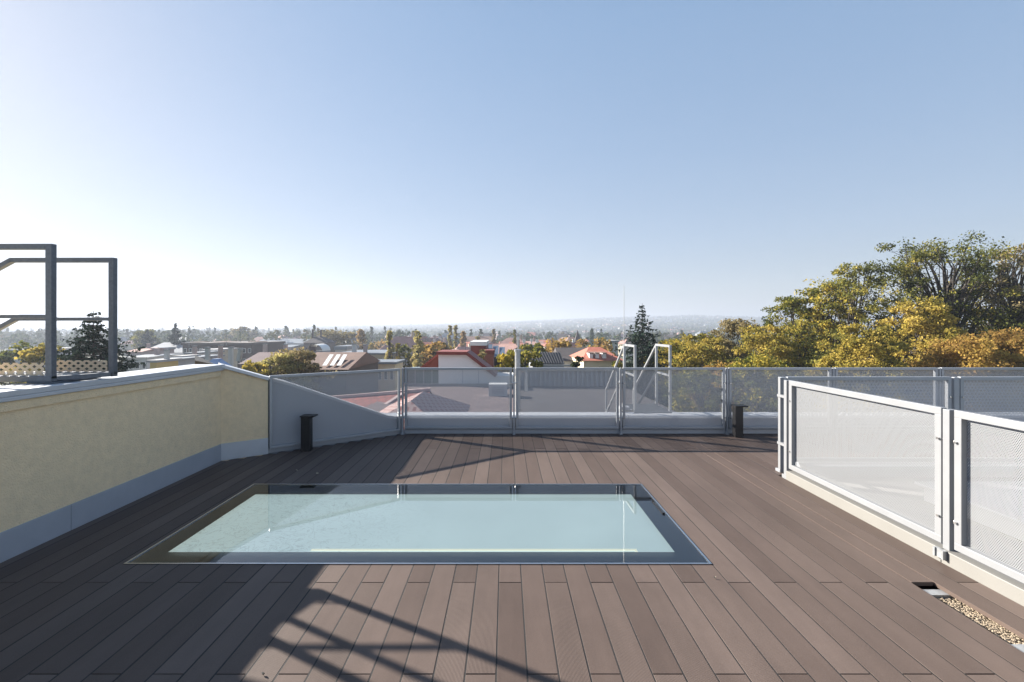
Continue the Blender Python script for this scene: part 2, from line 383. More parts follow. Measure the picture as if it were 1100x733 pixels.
# coping: folded sheet with drip edges, in lengths
for (ya, yb) in ((-1.8, 2.98), (2.988, 5.585)):
    c = MB(); c.box(WX - T - 0.03, WX + 0.03, ya, yb, WZ + 0.001, WZ + 0.042); c.box(WX + 0.024, WX + 0.032, ya, yb, WZ - 0.03, WZ + 0.0)
    c.build('coping', coping_m, pw, 0.004)
c = MB(); pts = [A1 - n2 * 0.03 , C2 - n2 * 0.03, C2 + n2 * (T + .03), A1 + n2 * (T + .03)]
zz = [WZ, WZ - .19, WZ - .19, WZ]
c.v = [Vector((p.x, p.y, z + 0.004)) for p, z in zip(pts, zz)] + [Vector((p.x, p.y, z + 0.045)) for p, z in zip(pts, zz)]
for f in ((3,2,1,0),(4,5,6,7),(0,1,5,4),(1,2,6,5),(2,3,7,6),(3,0,4,7)): c.f.append(f); c.mi.append(0)
c.build('coping', coping_m, pw, 0.003)
# stucco band under the coping
MB().box(WX + 0.001, WX + 0.016, -1.8, 5.53, WZ - 0.10, WZ - 0.032).build('eaves_band', stucco, pw, 0.003)

# dark roofing behind the slanted end of the wall
rf = MB(); p0 = A1 + n2 * (T + 0.05); p1 = C2 + u2 * 0.35 + n2 * (T + 0.05)
rf.quad((p0.x - 0.3, p0.y, WZ + .07), (p1.x, p1.y, WZ - .24), (p1.x - 1.8, p1.y + 2.2, WZ - .5), (p0.x - 1.8, p0.y + 2.2, WZ + 0.02))
rf.quad((p0.x - 0.3, p0.y, WZ + .07), (p0.x - 0.3, p0.y, -.6), (p1.x, p1.y, -.6), (p1.x, p1.y, WZ - .24))
tag(rf.build('bitumen_roof', bitumen), 'small dark roof slope behind the bent end of the yellow wall', 'roof')
pyr = MB(); pc = S(233, 391, 8.6)
s = .22
for k in range(4):
    a = [( -s,-s),(s,-s),(s,s),(-s,s)]; p = a[k]; r_ = a[(k + 1) % 4]
    pyr.quad((pc.x + p[0], pc.y + p[1], pc.z - .1), (pc.x + r_[0], pc.y + r_[1], pc.z - .1), (pc.x + r_[0] * .25, pc.y + r_[1] * .25, pc.z + .09), (pc.x + p[0] * .25, pc.y + p[1] * .25, pc.z + .09))
pyr.box(pc.x - s * .25, pc.x + s * .25, pc.y - s * .25, pc.y + s * .25, pc.z + .09, pc.z + .1)
pyr.box(pc.x - s*1.1, pc.x + s*1.1, pc.y - s*1.1, pc.y + s*1.1, pc.z - .6, pc.z - .1)
tag(pyr.build('roof_dome', mat('blue_acrylic', (0.25, 0.33, 0.5), 0.15, 0, 0.1, 5)), 'small blue tinted roof dome just behind the highest corner of the yellow wall', 'roof dome')

# ------------------------------------------------------------------ railings
def railing(name, label, origin, direction, joints, z0, z1, coat, perf, mb_side=1, ends=(True, True), post=0.012, t=0.034, brk=(0.25, 0.78), gapw=0.062, kerb=None):
    rz = math.atan2(direction[1], direction[0])
    root = thing(name, label, 'railing', origin, rz, None)
    for i in range(len(joints) - 1):
        a = joints[i] + gapw * .5; b = joints[i + 1] - gapw * .5
        p = MB()
        p.box(a, b, -0.02, 0.02, z1 - t, z1).box(a, b, -0.02, 0.02, z0, z0 + t)
        p.box(a, a + t, -0.02, 0.02, z0 + t, z1 - t).box(b - t, b, -0.02, 0.02, z0 + t, z1 - t)
        po = p.build('panel_frame', coat, root, 0.003, local=True)
        sh = MB().quad((a + t * .5, mb_side * 0.021, z0 + t * .5), (b - t * .5, mb_side * 0.021, z0 + t * .5), (b - t * .5, mb_side * 0.021, z1 - t * .5), (a + t * .5, mb_side * 0.021, z1 - t * .5))
        sh.build('perforated_sheet', perf, po, local=True)
    for i, j in enumerate(joints):
        if (i == 0 and not ends[0]) or (i == len(joints) - 1 and not ends[1]): continue
        p = MB().box(j - post, j + post, -0.03, 0.03, -0.02, z1 - 0.004).box(j - post * 1.8, j + post * 1.8, -0.04, 0.04, -0.02, 0.03)
        po = p.build('post', coat, root, 0.002, local=True)
        for zz in brk:
            for sgn in (-1, 1):
                if (i == 0 and sgn < 0) or (i == len(joints) - 1 and sgn > 0): continue
                MB().tube([(j + sgn * post, -0.004, zz), (j + sgn * (gapw * .5 + 0.002), -0.004, zz)], 0.009, 8).build('clamp', steel, po, local=True)
                MB().tube([(j + sgn * (gapw * .5 + 0.017), -0.034, zz), (j + sgn * (gapw * .5 + 0.017), -0.019, zz)], 0.009, 8).build('bolt', steel, po, local=True)
    return root

FY = 6.955
xs = [A2.x + 0.0, 0.13, 1.76, 3.38, 5.00, 6.62, 8.25, 9.6]
railing('rear_railing', 'grey perforated metal railing along the far edge of the deck', (0, FY, 0), (1, 0), xs, 0.085, 1.016, grey_coat, perf_grey, t=0.036)
L2 = (A2 - C2).length
railing('slanted_railing', 'slanting perforated panel railing between the yellow wall and the rear railing', (C2.x, C2.y, 0), tuple(u2[:2]), [0.0, L2 - 0.03], 0.06, 1.005, grey_coat, perf_grey, ends=(False, False), gapw=0.03)
side_y = [4.915, 3.12, 1.33, -0.46]
railing('side_railing', 'white sunlit perforated railing on the white kerb at the right', (RX, 4.915, 0), (0, -1), [0.0, 1.795, 3.585, 5.375], 0.112, 1.055, pale_coat, perf_pale, t=0.05, post=0.024, gapw=0.09, brk=(0.30, 0.84))
for o in list(bpy.data.objects):
    pass
railing('cross_railing', 'grey perforated railing crossing behind the white side railing', (3.12, 5.13, 0), (1, 0), [0.0, 1.94, 3.80, 5.66], 0.112, 1.066, grey_coat, perf_grey, t=0.04, post=0.03, gapw=0.1, brk=(0.30, 0.84))
# brackets that tie the end of the side railing to the corner post
cb = MB()
for zz in (0.33, 0.86): cb.box(3.055, 3.10, 4.89, 5.12, zz - 0.014, zz + 0.014)
cb.box(3.07, 3.11, 5.085, 5.125, 0.0, 1.06)
tag(cb.build('corner_post', pale_coat), 'corner post with two brackets between the side railing and the cross railing', 'post')

# kerb and roof surface behind the side railing
kb = thing('railing_kerb', 'low white sheet metal kerb under the sunlit side railing', 'kerb', (3.15, 3, 0))
MB().box(2.995, 3.30, -0.6, 3.128, -0.03, 0.092).build('kerb_length', curb_m, kb, 0.004)
MB().box(2.995, 3.30, 3.132, 4.86, -0.03, 0.092).build('kerb_length', curb_m, kb, 0.004)
clip = MB().box(2.975, 2.994, 3.085, 3.16, 0.035, 0.095).box(2.965, 2.975, 3.085, 3.10, 0.035, 0.095).box(2.965, 2.975, 3.145, 3.16, 0.035, 0.095)
clip.build('bracket', galv_lt, kb)
wr = MB().box(3.30, 9.6, -0.6, 4.98, -0.14, -0.02)
tag(wr.build('roof_membrane', mat('light_membrane', (0.22, 0.22, 0.22), 0.75, 0, 0.15, 1.3, 0.2, 60)), kind='structure')
k2 = thing('cross_kerb', 'low pale kerb under the cross railing behind the side railing', 'kerb', (5, 5.1, 0))
MB().box(3.302, 9.6, 4.985, 5.28, -0.03, 0.10).build('kerb_length', sheet_m, k2, 0.004)
wl = thing('stair_hatch', 'pale sheet metal roof hatch seen through the sunlit side railing', 'hatch', (4.6, 3.4, 0))
MB().box(3.95, 5.6, 2.1, 4.3, -0.02, 0.12).build('upstand', parapet_m, wl, 0.01)
MB().box(3.90, 5.65, 2.05, 4.35, 0.122, 0.15).build('lid', parapet_m, wl, 0.01)

# low parapet behind the railings
lp = thing('low_parapet', 'low grey parapet with a rounded pale coping behind the rear railing', 'wall', (3.5, 7.2, 0))
MB().box(A2.x, 9.8, 7.06, 7.36, -0.2, 0.235).build('upstand', parapet_m, lp)
MB().box(-1.6, 9.6, 6.99, 7.003, 0.0, 0.062).build('base_flashing', sheet_m, lp)
cp = MB()
prof = [(7.03, 0.225), (7.03, 0.25), (7.045, 0.268), (7.07, 0.275), (7.36, 0.262), (7.40, 0.25), (7.40, 0.225)]
for (xa, xb) in ((A2.x - 0.05, 1.9), (1.905, 5.2), (5.205, 9.8)):
    n0 = len(cp.v); k = len(prof)
    for x in (xa, xb): cp.v += [Vector((x, y, z)) for y, z in prof]
    for j in range(k): cp.f.append((n0 + j, n0 + (j + 1) % k, n0 + k + (j + 1) % k, n0 + k + j)); cp.mi.append(0)
    cp.f.append(tuple(n0 + j for j in reversed(range(k)))); cp.f.append(tuple(n0 + k + j for j in range(k))); cp.mi += [0, 0]
cp.build('coping', coping_m, lp)
# slanting part whose top falls from the wall's height to the low parapet
sp_ = thing('sloping_parapet', 'grey sheet parapet with a falling pale coping behind the slanted railing', 'wall', tuple(C2), math.atan2(u2.y, u2.x))
LL = (A2 - C2).length + 0.04
prof2 = [(0.0, 0.955), (0.25, 0.87), (LL * .86, 0.275), (LL * .92, 0.25), (LL, 0.24)]
pl = MB()
pl.prism([(0.0, -0.1)] + [(LL, -0.1)] + list(reversed(prof2)), 0.05, 0.33)
pl.build('upstand', parapet_m, sp_, local=True)
MB().box(0, LL - .02, 0.032, 0.045, 0.0, 0.05).build('base_flashing', sheet_m, sp_, local=True)
cc = MB()
for i in range(len(prof2) - 1):
    a, b = prof2[i], prof2[i + 1]
    cc.quad((a[0], 0.03, a[1] + .03), (b[0], 0.03, b[1] + .03), (b[0], 0.36, b[1] + .03), (a[0], 0.36, a[1] + .03))
    cc.quad((a[0], 0.03, a[1] - .012), (b[0], 0.03, b[1] - .012), (b[0], 0.03, b[1] + .03), (a[0], 0.03, a[1] + .03))
cc.build('coping', coping_m, sp_, local=True)

# black deck lights
def bollard(x, y, h, label):
    r = thing('deck_light', label, 'bollard light', (x, y, 0), 0, 'black deck lights')
    MB().box(x - .058, x + .058, y - .05, y + .05, 0, h).build('post', black, r, 0.004)
    MB().box(x - .062, x + .12, y - .075, y + .075, h + .002, h + .022).build('cap', black, r, 0.003)
bollard(-2.62, 6.0, 0.45, 'black deck light standing before the slanted railing at the left')
bollard(3.46, 6.78, 0.45, 'black deck light standing before the rear railing at the right')
# small stones and dried leaves on the shaded boards
def bit(px, py, s, label, m):
    Y = CH * F / (py - HY); X = (px - CX) / F * Y
    b = MB(); n = 6
    pts = [Vector((X + math.cos(t * math.pi / 3) * s * random.uniform(.6, 1.1), Y + math.sin(t * math.pi / 3) * s * random.uniform(.5, .9), random.uniform(.004, .02))) for t in range(n)]
    b.quad(*pts); b.v += [Vector((X, Y, .001))]
    for t in range(n): b.f.append((t, (t + 1) % n, n)); b.mi.append(0)
    tag(b.build('fallen_leaf', m), label, 'leaf', 'fallen leaves on the deck')
lf = mat('dry_leaf', (0.30, 0.26, 0.2), 0.8)
bit(341, 509.5, .022, 'larger pale dry leaf on the dark boards beyond the skylight corner', lf)
bit(319, 506, .014, 'smaller dull dry leaf on the dark boards beyond the skylight corner', lf)
bit(523, 480, .014, 'tiny pale leaf on the half shaded boards near the rear railing', lf)
bit(283, 726, .008, 'tiny pale leaf on the dark boards at the bottom left', lf)
bit(768, 622, .007, 'tiny pale leaf beside the right corner of the skylight', lf)

# ------------------------------------------------------------------ crossover steps at the left
cl = thing('crossover_steps', 'dark galvanised steel crossover steps standing on the coping of the yellow wall', 'roof steps', (-4.2, 3.95, 1.18))
NY, FYY = 3.60, 3.98
NX, FX = -3.57, -3.41
zb = 1.21
def bars(name, mb, m=galv): return mb.build(name, m, cl, 0.003)
ztn = 2.275; ztf = 2.225
bars('corner_post', MB().box(NX - .05, NX, NY - .022, NY + .022, zb, ztn))
bars('corner_post', MB().box(FX - .045, FX, FYY - .022, FYY + .022, zb, ztf))
bars('post', MB().box(FX - .59, FX - .55, FYY - .02, FYY + .02, zb, ztf - .03))
h1 = MB().bar((NX - .05, NY, ztn - .022), (NX - 2.2, NY, ztn - .022), .044); bars('handrail', h1)
h2 = MB().bar((FX - .045, FYY, ztf - .02), (FX - .91, FYY, ztf - .02), .04)
h2.bar((FX - .90, FYY, ztf - .02), (FX - 2.2, FYY, ztf - .72), .04); bars('handrail', h2)
m1 = MB().bar((NX - .05, NY, 1.702), (NX - 2.2, NY, 1.702), .03); bars('middle_rail', m1)
m2 = MB().bar((FX - .045, FYY, 1.69), (FX - .88, FYY, 1.69), .03)
m2.bar((FX - .87, FYY, 1.69), (FX - 2.1, FYY, 1.02), .036); bars('middle_rail', m2)
pf = MB()
pf.bar((NX - 2.2, NY, zb - .0), (NX, NY, zb), .05, .045).bar((FX - .95, FYY, zb - .0), (FX, FYY, zb), .05, .04)
pf.bar((NX - .03, NY + .026, zb), (FX - .03, FYY - .026, zb), .05, .035)
pf.box(NX - .9, NX - .82, NY + .03, FYY - .03, zb - .02, zb + .018)
bars('platform_frame', pf)
gt = MB()
for i in range(26):
    x = NX - .06 - i * .034; sh = (0.18 * 0)
    gt.box(x, x + .004, NY + .028, FYY - .028, zb - .012, zb + .018)
gt.box(NX - .93, NX - .03, NY + .2, NY + .206, zb - .01, zb + .018)
bars('grating', gt, galv_lt)
# expanded metal kick plates
exm = bpy.data.materials.new('expanded_metal'); exm.use_nodes = True
nt = exm.node_tree; b = nt.nodes['Principled BSDF']; b.inputs['Base Color'].default_value = (0.62, 0.50, 0.36, 1); b.inputs['Metallic'].default_value = 0.0; b.inputs['Roughness'].default_value = 0.5
tc = nt.nodes.new('ShaderNodeTexCoord'); s3 = nt.nodes.new('ShaderNodeSeparateXYZ'); nt.links.new(tc.outputs['Object'], s3.inputs[0])
def tri(v, p): return mth(nt, 'ABSOLUTE', mth(nt, 'SUBTRACT', mth(nt, 'FRACT', mth(nt, 'DIVIDE', v, p)), 0.5))
dd = mth(nt, 'ADD', tri(mth(nt, 'ADD', s3.outputs['X'], 10), .075), tri(mth(nt, 'ADD', s3.outputs['Z'], 10), .05))
hl = mth(nt, 'GREATER_THAN', mth(nt, 'ABSOLUTE', mth(nt, 'SUBTRACT', dd, 0.5)), 0.25)
tr = nt.nodes.new('ShaderNodeBsdfTransparent'); mx = nt.nodes.new('ShaderNodeMixShader')
nt.links.new(hl, mx.inputs[0]); nt.links.new(b.outputs[0], mx.inputs[1]); nt.links.new(tr.outputs[0], mx.inputs[2]); nt.links.new(mx.outputs[0], nt.nodes['Material Output'].inputs['Surface'])
MB().quad((NX - 2.2, NY + .01, zb + .02), (NX - .09, NY + .01, zb + .02), (NX - .09, NY + .01, zb + .125), (NX - 2.2, NY + .01, zb + .125)).build('kick_plate', exm, cl)
MB().quad((FX - .55, FYY, zb + .02), (FX - .072, FYY, zb + .02), (FX - .072, FYY, zb + .12), (FX - .55, FYY, zb + .12)).build('kick_plate', exm, cl)
bars('leg', MB().box(NX - .5, NX - .46, NY - .02, NY + .02, zb - .3, zb - .03))
ft = MB().box(NX - .2, NX + .02, NY - .02, FYY + .02, zb - .034, zb - .024)
bars('foot_plate', ft)

# ------------------------------------------------------------------ crossover steps behind the rear railing
c2 = thing('crossover_steps', 'bright galvanised crossover steps with two handrails behind the rear railing', 'roof steps', (2.35, 7.6, 0.28))
for xr in (2.07, 2.63):
    ya, yb = 7.27, 7.93; zt_ = 1.35; zf = 0.29
    MB().box(xr - .018, xr + .018, ya - .018, ya + .018, zf, zt_).build('post', galv_lt, c2)
    MB().box(xr - .018, xr + .018, yb - .018, yb + .018, zf, zt_).build('post', galv_lt, c2)
    MB().bar((xr, ya + .02, zt_ - .018), (xr, yb, zt_ - .018), .036).bar((xr, yb, zt_ - .02), (xr, 9.35, 0.36), .034).bar((xr, 9.35, 0.36), (xr, 9.35, -.1), .034).build('handrail', galv_lt, c2)
    MB().bar((xr, ya + .02, .86), (xr, yb, .86), .03).bar((xr, yb, .86), (xr, 9.35, -.12), .03).build('middle_rail', galv_lt, c2)
    MB().bar((xr, yb, zf), (xr, 9.5, -.62), .02, .12).build('stringer', galv_lt, c2)
pf = MB()
for i in range(20): pf.box(2.09, 2.61, 7.26 + i * .034, 7.264 + i * .034, .27, .30)
pf.box(2.05, 2.65, 7.245, 7.255, .25, .30).box(2.05, 2.65, 7.94, 7.95, .25, .30)
pf.build('platform', galv_lt, c2)
for i in range(4):
    y = 8.12 + i * .33; z = .29 - .21 * (i + 1) + .05
    MB().box(2.09, 2.61, y, y + .2, z, z + .03).build('tread', galv_lt, c2)
rod = thing('lightning_rod', 'thin lightning rod rising beside the bright crossover steps', 'lightning rod', (2.0, 7.68, .25))
MB().tube([(2.0, 7.68, .27), (2.0, 7.68, 1.3)], .011, 8).build('lower_rod', galv_lt, rod)
MB().tube([(2.0, 7.68, 1.3), (2.0, 7.68, 2.34)], .006, 6, .004).build('upper_rod', galv_lt, rod)
MB().box(1.92, 2.08, 7.6, 7.76, .255, .30).build('base_block', sheet_m, rod)
# vent pipe
vp = thing('vent_pipe', 'pale vent pipe with a clamped sleeve behind the rear railing', 'vent pipe', (.22, 8.2, -.6))
MB().tube([(.22, 8.2, -.6), (.22, 8.2, 1.2)], .05, 16).build('pipe', galv_lt, vp, smooth=False)
MB().tube([(.22, 8.2, 1.2), (.22, 8.2, 1.24)], .062, 16).build('cap', galv_lt, vp)
MB().tube([(.22, 8.2, .78), (.22, 8.2, .9)], .07, 16).build('sleeve', galv_lt, vp)
MB().tube([(.27, 8.2, .86), (.34, 8.2, .86), (.37, 8.2, .82), (.37, 8.2, .48)], .035, 10).build('side_pipe', galv_lt, vp)
# ------------------------------------------------------------------ terrain, hills
def sm(a, b, x):
    t = max(0, min(1, (x - a) / (b - a))); return t * t * (3 - 2 * t)
RIDGE = [(-900, 18), (0, 22), (250, 30), (420, 45), (500, 62), (560, 84), (600, 98), (660, 118), (740, 128), (800, 112), (900, 90), (1100, 80), (2500, 60)]
def ridge(px):
    for (a, ha), (b, hb) in zip(RIDGE, RIDGE[1:]):
        if px <= b: return ha + (hb - ha) * max(0, (px - a)) / (b - a)
    return 60
def ground_z(x, y):
    r = math.hypot(x, y)
    if y <= 100: px = 2500 if x > 0 else -900
    else: px = max(-900, min(2500, CX + F * x / y))
    h = ridge(px) * .76 * sm(850, 3400, r)
    h *= 1 + 0.10 * mnoise.noise(Vector((x / 450, y / 450, 0))) * sm(1000, 2000, r)
    return GZ + h
gr = MB(); radii = [0, 15, 40, 90, 160, 260, 400, 600, 850, 1150, 1500, 1750, 2000, 2250, 2500, 2750, 3000, 3200, 3400, 3600, 3900, 4300]
NA = 240
for r in radii:
    for k in range(NA):
        a = 2 * math.pi * k / NA; x, y = r * math.sin(a), r * math.cos(a); gr.v.append(Vector((x, y, ground_z(x, y) - (0 if r < 3700 else (r - 3700) * .08 * (1 if y > 0 else 0)))))
for i in range(len(radii) - 1):
    for k in range(NA):
        a, b = i * NA + k, i * NA + (k + 1) % NA; gr.f.append((a, b, b + NA, a + NA)); gr.mi.append(0)
ground_m = mat('grass_and_soil', (0.07, 0.08, 0.045), 0.95, 0, 0.55, 0.02, 0)
tag(gr.build('ground', ground_m, smooth=True), kind='structure')

# ------------------------------------------------------------------ own lower roof seen through the railing
def brickrows(name, col, sx=.18, sy=.12, mort=(.3, .27, .26), msize=.02):
    m = bpy.data.materials.new(name); m.use_nodes = True; nt = m.node_tree; b = nt.nodes['Principled BSDF']; b.inputs['Roughness'].default_value = .8
    tc = nt.nodes.new('ShaderNodeTexCoord'); br = nt.nodes.new('ShaderNodeTexBrick')
    nt.links.new(tc.outputs['Object'], br.inputs['Vector'])
    br.inputs['Color1'].default_value = (*col, 1); br.inputs['Color2'].default_value = (*[c * .7 for c in col], 1); br.inputs['Mortar'].default_value = (*mort, 1)
    br.inputs['Scale'].default_value = 1; br.inputs['Brick Width'].default_value = sx; br.inputs['Row Height'].default_value = sy; br.inputs['Mortar Size'].default_value = msize
    nt.links.new(br.outputs['Color'], b.inputs['Base Color']); return m
gravelroof = mat('dark_gravel_roof', (0.06, 0.054, 0.056), 0.9, 0, 0.25, 1.5, 0.5, 60)
lr = thing('lower_flat_roof', 'dark flat roof below the terrace seen through the rear railing', 'roof', (1, 13, -2))
MB().box(-4.0, 4.6, 7.38, 17.7, -3, -.62).build('roof_surface', gravelroof, lr)
MB().box(7.0, -99, 0, 0, 0, 0) if False else None
rb = MB()
rbm = mat('ribbed_sheet', (0.30, 0.32, 0.34), 0.5, 0.2, 0.1, 2)
for i in range(23):
    x = .42 + i * .18; rb.box(x, x + .07, 17.55, 17.68, -.6, -.04)
rb.box(.4, 4.6, 17.68, 17.74, -.62, -.02).box(.38, 4.6, 17.6, 17.76, -.02, .02)
rb.build('ribbed_upstand', rbm, lr)
MB().box(-4.0, .35, 17.55, 17.6, -.62, -.52).box(-4.0, .35, 17.5, 17.6, -.52, -.49).build('edge_strip', galv_lt, lr)
bl = MB().box(-9.8, 9.8, -8, 7.0, GZ, -.15); tag(bl.build('own_building', mat('house_stucco', (0.6, 0.52, 0.35), .9, 0, .1, 1)), 'yellow building whose roof carries the terrace', 'building')
vb = thing('vent_box', 'pale louvred vent box on the lower roof behind the railing', 'vent box', (-.25, 15, -.6))
MB().box(-.55, .06, 14.9, 15.4, -.62, -.2).build('box', mat('light_sheet', (.55, .56, .56), .5, 0, .08, 2), vb)
g = MB()
for i in range(6): g.box(-.45, -.04, 14.88, 14.897, -.50 + i * .04, -.48 + i * .04)
g.build('louvre', sheet_m, vb)
tf = MB().box(-3.9, .30, 7.5, 17.4, -.618, -.585)
tf.build('tile_field', brickrows('plum_tiles', (.17, .125, .125), .3, .4, (.10, .075, .075), .03), lr)
# red tiled hip on the lower roof
tile_m = brickrows('red_roof_tiles', (.33, .09, .07), .24, .3, (.16, .05, .04), .03)
tile_pale = brickrows('red_tiles_pale_joints', (.30, .10, .08), .16, .22, (.42, .30, .28), .045)
hp = MB(); zb_, za = -.61, -.02
P = [Vector((-3.4, 9.0, zb_)), Vector((-.95, 9.0, zb_)), Vector((-.95, 13.2, zb_)), Vector((-3.4, 13.2, zb_))]
r1, r2 = Vector((-2.15, 10.3, za)), Vector((-2.15, 11.9, za))
hp.quad(P[0], P[1], r1).quad(P[1], P[2], r2, r1).quad(P[2], P[3], r2).quad(P[3], P[0], r1, r2)
tag(hp.build('hipped_roof', tile_pale), 'small hipped red roof with pale joints behind the second railing panel', 'roof')
for (xa, xb, lb) in ((-.92, -.40, 'left strip of red tiles behind the parapet coping'), (-.18, .55, 'right strip of red tiles below the louvred vent box')):
    s = MB()
    n = 3
    for i in range(n):
        a = xa + (xb - xa) * i / n; s.box(a, a + (xb - xa) / n - .015, 8.2, 8.9, -.1, -.08, None)
    s.box(xa, xb, 8.22, 8.88, -.6, -.101)
    tag(s.build('tile_strip', mat('salmon_tiles', (.42, .17, .15), .8, 0, .2, 8)), lb, 'roof tiles')
# red gabled roof left, seen through the slanted railing
rr = thing('red_roof_wing', 'low red roof with a pale ridge behind the slanted railing', 'roof', (-4.5, 12, -2))
g = MB(); a0_, a1_ = S(350, 445, 11), S(432, 427, 13)
g.quad((-6.5, 10, -1.4), (-1.9, 10.2, -1.0), (-2.4, 14.5, -.35), (-7.5, 14.5, -.75)).quad((-7.5, 14.5, -.75), (-2.4, 14.5, -.35), (-2.4, 18, -1.6), (-7.5, 18, -1.9))
g.build('slope', tile_m, rr)
MB().bar((-7.5, 14.5, -.72), (-2.4, 14.5, -.31), .14, .08).bar((-4.4, 10.1, -1.2), (-3.2, 14.5, -.40), .12, .06).build('ridge', mat('pale_ridge', (.5, .38, .36), .8), rr)
MB().box(-7.2, -2.5, 10.5, 17.5, -4, -1.7).build('wall', mat('cream_wall', (.42, .37, .29), .9, 0, .1, 1), rr)

# ------------------------------------------------------------------ buildings
W_cream = MATS['cream_wall']; W_white = mat('white_wall', (.44, .44, .43), .9, 0, .08, 1); W_grey = mat('grey_wall', (.33, .34, .36), .9, 0, .1, 1)
W_brown = mat('brown_wall', (.085, .068, .064), .9, 0, .15, 1); W_pink = mat('pink_wall', (.36, .28, .26), .9, 0, .1, 1); W_tan = mat('tan_wall', (.42, .36, .28), .9, 0, .1, 1)
R_red = mat('far_red_tiles', (.30, .11, .08), .85, 0, .25, .6); R_dark = mat('dark_roof_tiles', (.07, .06, .06), .8, 0, .25, .6); R_brown = mat('brown_roof_tiles', (.16, .10, .08), .85, 0, .25, .6)
R_grey = mat('grey_metal_roof', (.17, .19, .215), .5, .1, .12, .4); R_pink = mat('weathered_red_tiles', (.34, .2, .17), .85, 0, .2, .6); R_pale = mat('pale_roof', (.30, .30, .31), .8, 0, .1, .5)
glassd = mat('window_glass', (.04, .05, .06), .12)
white_m = mat('white_trim', (.75, .75, .73), .5)
def roof_mb(x0, x1, y0, y1, z0, z1, kind, over=.3):
    m = MB(); a, b, c, d = x0 - over, x1 + over, y0 - over, y1 + over
    if kind == 'flat': m.box(a, b, c, d, z0, z0 + max(.3, z1 - z0))
    elif kind == 'gx':
        ym = (c + d) / 2; m.quad((a, c, z0), (b, c, z0), (b, ym, z1), (a, ym, z1)).quad((b, d, z0), (a, d, z0), (a, ym, z1), (b, ym, z1)); m.quad((a, d, z0), (a, c, z0), (a, ym, z1)).quad((b, c, z0), (b, d, z0), (b, ym, z1))
    elif kind == 'gy':
        xm = (a + b) / 2; m.quad((a, d, z0), (a, c, z0), (xm, c, z1), (xm, d, z1)).quad((b, c, z0), (b, d, z0), (xm, d, z1), (xm, c, z1)); m.quad((a, c, z0), (b, c, z0), (xm, c, z1)).quad((b, d, z0), (a, d, z0), (xm, d, z1))
    elif kind == 'hip':
        ym = (c + d) / 2; e = min((d - c) / 2, (b - a) * .35); p, q = (a + e, ym, z1), (b - e, ym, z1)
        m.quad((a, c, z0), (b, c, z0), q, p).quad((b, d, z0), (a, d, z0), p, q).quad((a, d, z0), (a, c, z0), p).quad((b, c, z0), (b, d, z0), q)
    elif kind == 'pyr':
        p = ((a + b) / 2, (c + d) / 2, z1); m.quad((a, c, z0), (b, c, z0), p).quad((b, c, z0), (b, d, z0), p).quad((b, d, z0), (a, d, z0), p).quad((a, d, z0), (a, c, z0), p)
    return m
def building(name, label, cat, px0, px1, ytop, yeave, Y, depth, kind, wm, rm, rows=2, ncols=4, chim=0, group=None, lit=None, winh=1.3, over=.3):
    x0, x1 = S(px0, 0, Y).x, S(px1, 0, Y).x; ze, zt = S(0, yeave, Y).z, S(0, ytop, Y).z
    if kind in ('gx', 'hip', 'pyr'): zt = CH - (ytop - HY) / F * (Y + depth / 2)
    o = thing(name, label, cat, ((x0 + x1) / 2, Y, GZ), 0, group)
    MB().box(x0, x1, Y, Y + depth, GZ, ze).build('wall', wm, o)
    ro = roof_mb(x0, x1, Y, Y + depth, ze + .003, zt, kind, over).build('roof', rm, o)
    cw = (x1 - x0) / max(1, ncols)
    for r in range(rows):
        for c in range(ncols):
            xc = x0 + (c + .5) * cw; zc = ze - 1.5 - r * 2.9
            w_ = MB().box(xc - min(.55, cw * .28), xc + min(.55, cw * .28), Y - .06, Y - .01, zc - winh / 2, zc + winh / 2).build('window', white_m, o)
            MB().box(xc - min(.48, cw * .22), xc + min(.48, cw * .22), Y - .075, Y - .062, zc - winh / 2 + .08, zc + winh / 2 - .08).build('pane', glassd, w_)
    for i in range(chim):
        xc = x0 + (x1 - x0) * (i + .7) / (chim + .4); zr = zt - .2; yc = Y + depth * .45
        MB().box(xc - .35, xc + .35, yc - .3, yc + .3, ze, zt + 1.1).box(xc - .42, xc + .42, yc - .37, yc + .37, zt + 1.1, zt + 1.25).build('chimney', W_pink, ro)
    return o

# the near white gable house with red verge
gh = thing('gable_house', 'white gable house with dark red roof edge just beyond the rear railing', 'house', (S(500, 0, 18).x, 18, GZ))
def P2(px, py, Y=18.0): v = S(px, py, Y); return (v.x, v.z)
prof_ = [P2(471, 700), P2(552, 700), P2(552, 404), P2(530, 404), P2(501, 381.5), P2(471, 380.5)]
MB().prism([prof_[0], prof_[1], prof_[2], prof_[3], prof_[4], prof_[5]], 18, 19.4).build('wall', mat('gable_render', (.80, .79, .76), .85, 0, .05, .8), gh)
jn = MB()
for px in (497, 514): 
    x = S(px, 0, 18).x; jn.box(x - .01, x + .01, 17.985, 17.999, S(0, 413, 18).z, S(0, 396, 18).z)
jn.box(S(471, 0, 18).x, S(552, 0, 18).x, 17.985, 17.999, S(0, 396.3, 18).z, S(0, 395.9, 18).z); jn.build('cladding_joint', sheet_m, gh)
dred = mat('dark_red_sheet', (.20, .05, .04), .6, 0, .15, 3)
ro = MB(); 
for (a, b) in (((469, 379.5), (501.5, 379.8)), ((501.5, 379.8), (533, 404))):
    A = S(a[0], a[1], 17.9); B = S(b[0], b[1], 17.9); ro.bar(A + Vector((0, .8, 0)), B + Vector((0, .8, 0)), 1.7, .12, up=(0, 0, 1))
ro.build('roof', dred, gh)
wg = MB(); a, b, c = S(452, 396, 18.6), S(470.5, 381, 18.6), S(470.5, 396, 18.6)
